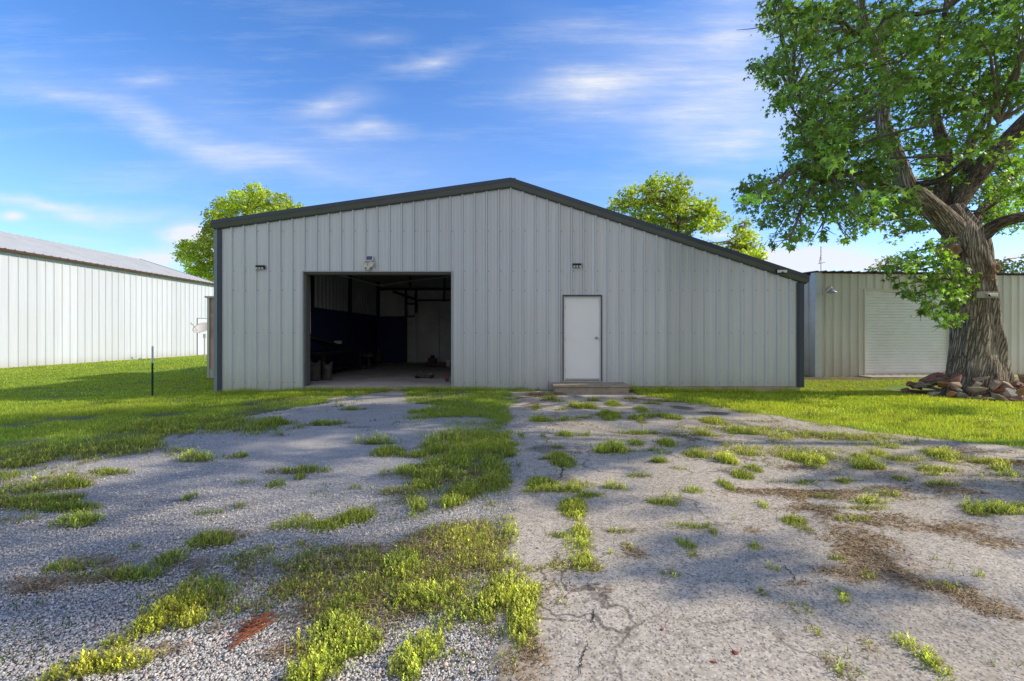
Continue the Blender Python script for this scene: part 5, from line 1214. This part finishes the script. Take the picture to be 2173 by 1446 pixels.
# stones heaped round the trunk
cols=['rock_red','rock_tan','rock_grey','rock_orange'];words={'rock_red':'red','rock_tan':'tan','rock_grey':'grey','rock_orange':'ochre'}
r=random.Random(12);i=0
for (R0,zz,n) in((1.52,.07,20),(1.33,.20,18),(1.13,.31,15),(.95,.39,11)):
    for k in range(n):
        a=math.pi*(.93+1.14*(k+r.uniform(-.3,.3))/n)
        x=11.1+math.cos(a)*(R0+r.uniform(-.08,.08));y=10.9+math.sin(a)*(R0*.92+r.uniform(-.08,.08))
        cl=r.choices(cols,[5,3,3,2])[0];s=r.uniform(.15,.26)
        z=float(gz(x,y))+zz*r.uniform(.75,1.15)
        rock('trunk_stone',words[cl]+' flat stone in the heap around the maple trunk','stone',x,y,(s,s*r.uniform(.55,.85),s*r.uniform(.3,.5)),cl,100+i,words[cl]+' stones heaped around the maple',z,(r.uniform(-.25,.55),r.uniform(-.45,.45),r.uniform(0,6.28)));i+=1
rock('boulder','large pale grey rock in the grass at the right end of the stone heap','rock',P(2158,835,9.7).x,9.75,(.24,.2,.22),'rock_grey',77,z=-.02,tilt=(.1,.2,.4))
rock('boulder','tan rock behind the right side of the maple trunk','rock',12.6,11.6,(.4,.35,.28),'rock_tan',78,z=.0)

def far_tree(name,label,px0,py0,Y,trunk,cl,leaf,base,per,seed,group=None,yel=.5,extra=None):
    "tree whose trunk foot is at column px0"
    x=(px0-PX)/F*Y;g=float(gz(x,Y));t=thing(name,label,'tree',(x,Y,g),group);r=random.Random(seed)
    top=P(px0,py0,Y);pts=[(x,Y,g-.1,trunk),(x+.1,Y,g+top.z*.35,trunk*.8),(top.x,Y,top.z*.75,trunk*.5),(top.x,Y,top.z,trunk*.15)]
    limb(pts,'trunk',M['bark2'],t,14,.5,.03)
    nodes=[p for p,_ in catmull(pts,.6)][3:];cen=[];rad=[]
    for (px,py,R) in cl:
        Yc=Y+r.uniform(-1.6,1.6);cen.append(tuple(P(px,py,Yc)));rad.append(R*Yc/F)
    if extra:
        for k in range(extra[0]):
            v=Vector((r.gauss(0,1),r.gauss(0,1),r.gauss(0,1))).normalized()*r.uniform(.3,1)
            cen.append((x+v.x*extra[1],Y+v.y*extra[1],extra[2]+v.z*extra[3]));rad.append(r.uniform(.5,.8)*extra[1]*.4)
    leaves('crown',cen,rad,per,leaf,base,.15,t,SIMPLE,up=.4,yel=yel,spray=.3)
    mb=MB();branch_tubes(mb,cen,nodes,.06,seed=seed);mb.build('branches',M['bark2'],t)
    return t
far_tree('shade_tree','bushy bright green tree rising behind the left end of the shop roof',520,450,41,.5,
  [(540,408,22),(510,425,28),(565,425,26),(600,430,24),(625,440,16),(480,430,16),(470,445,20),(500,450,34),(550,450,36),(600,455,30),(455,460,20),(470,480,30),(440,500,20),(430,520,22),(400,530,24),(390,545,14),(415,560,26),(440,555,26),(430,585,24),(445,600,20),(420,575,16),(395,520,12),(470,530,40),(520,500,50),(450,480,16),(560,490,50),(480,580,40),(405,540,16)],
  .20,(.46,.56,.07),190,21,yel=.6)
far_tree('shade_tree','airy open-branched green tree rising behind the right slope of the shop roof',1440,430,28,.3,
  [(1400,385,20),(1415,378,12),(1440,395,22),(1385,400,16),(1350,405,16),(1330,420,20),(1310,435,16),(1365,425,24),(1400,420,30),(1440,425,28),(1475,430,24),(1505,435,14),(1500,455,22),(1525,465,18),(1480,460,26),(1440,460,30),(1400,455,30),(1360,450,26),(1335,440,16),(1300,440,8),(1520,480,14),(1500,480,16),(1455,485,22),(1420,490,30),(1540,465,8),(1380,480,30),(1440,375,8)],
  .19,(.42,.52,.07),230,22,yel=.45)
far_tree('shade_tree','small yellow-green tree peeking over the lower right of the shop roof',1580,490,26,.2,
  [(1580,475,12),(1565,482,12),(1570,500,18),(1590,500,16),(1575,520,22),(1600,525,20),(1560,520,16),(1612,540,14),(1590,545,24),(1560,545,20),(1505,515,8),(1520,518,8),(1540,525,8),(1610,555,14)],
  .17,(.46,.56,.07),260,23,yel=.6)
far_tree('distant_tree','grey-green distant treetop left of the maple trunk above the grey garage',1880,560,42,.3,
  [(1880,556,14),(1900,548,14),(1860,568,12),(1845,574,8),(1905,562,14),(1885,570,16),(1920,560,14),(1940,575,16)],.2,(.11,.16,.05),110,24)
far_tree('distant_tree','grey-green distant treetop right of the maple trunk above the grey garage',2125,560,42,.3,
  [(2110,560,14),(2125,556,14),(2095,550,10),(2140,566,12),(2150,572,10),(2110,575,16),(2130,575,14),(2165,560,10),(2172,545,8),(2173,575,14)],.2,(.11,.16,.05),110,25)
# trees further right, beyond the picture edge, which shade the yard
def side_tree(x,y,zc,R,Rz,n,seed,label,hole=None):
    t=thing('shade_tree',label,'tree',(x,y,-.1));r=random.Random(seed)
    pts=[(x,y,-.2,.28),(x,y,zc*.4,.22),(x+.2,y,zc*.8,.14),(x,y,zc+Rz*.5,.08)];limb(pts,'trunk',M['bark2'],t,14,.4,.02)
    cen=[c for c,_ in n];rad=[q for _,q in n]
    leaves('crown',cen,rad,230,.17,(.082,.15,.026),.16,t,SIMPLE,spray=.3)
    mb=MB();branch_tubes(mb,cen,[p for p,_ in catmull(pts,.6)][4:],.022,seed=seed);mb.build('branches',M['bark2'],t)
SIDE=[(18.2,6.4,7.6,4.0,3.4,SIDE1,31,'leafy tree at the right of the yard nearest the maple'),
      (23.0,4.2,9.0,3.6,3.2,SIDE2,32,'tall leafy tree further right along the yard edge')]
for s in SIDE:side_tree(*s)
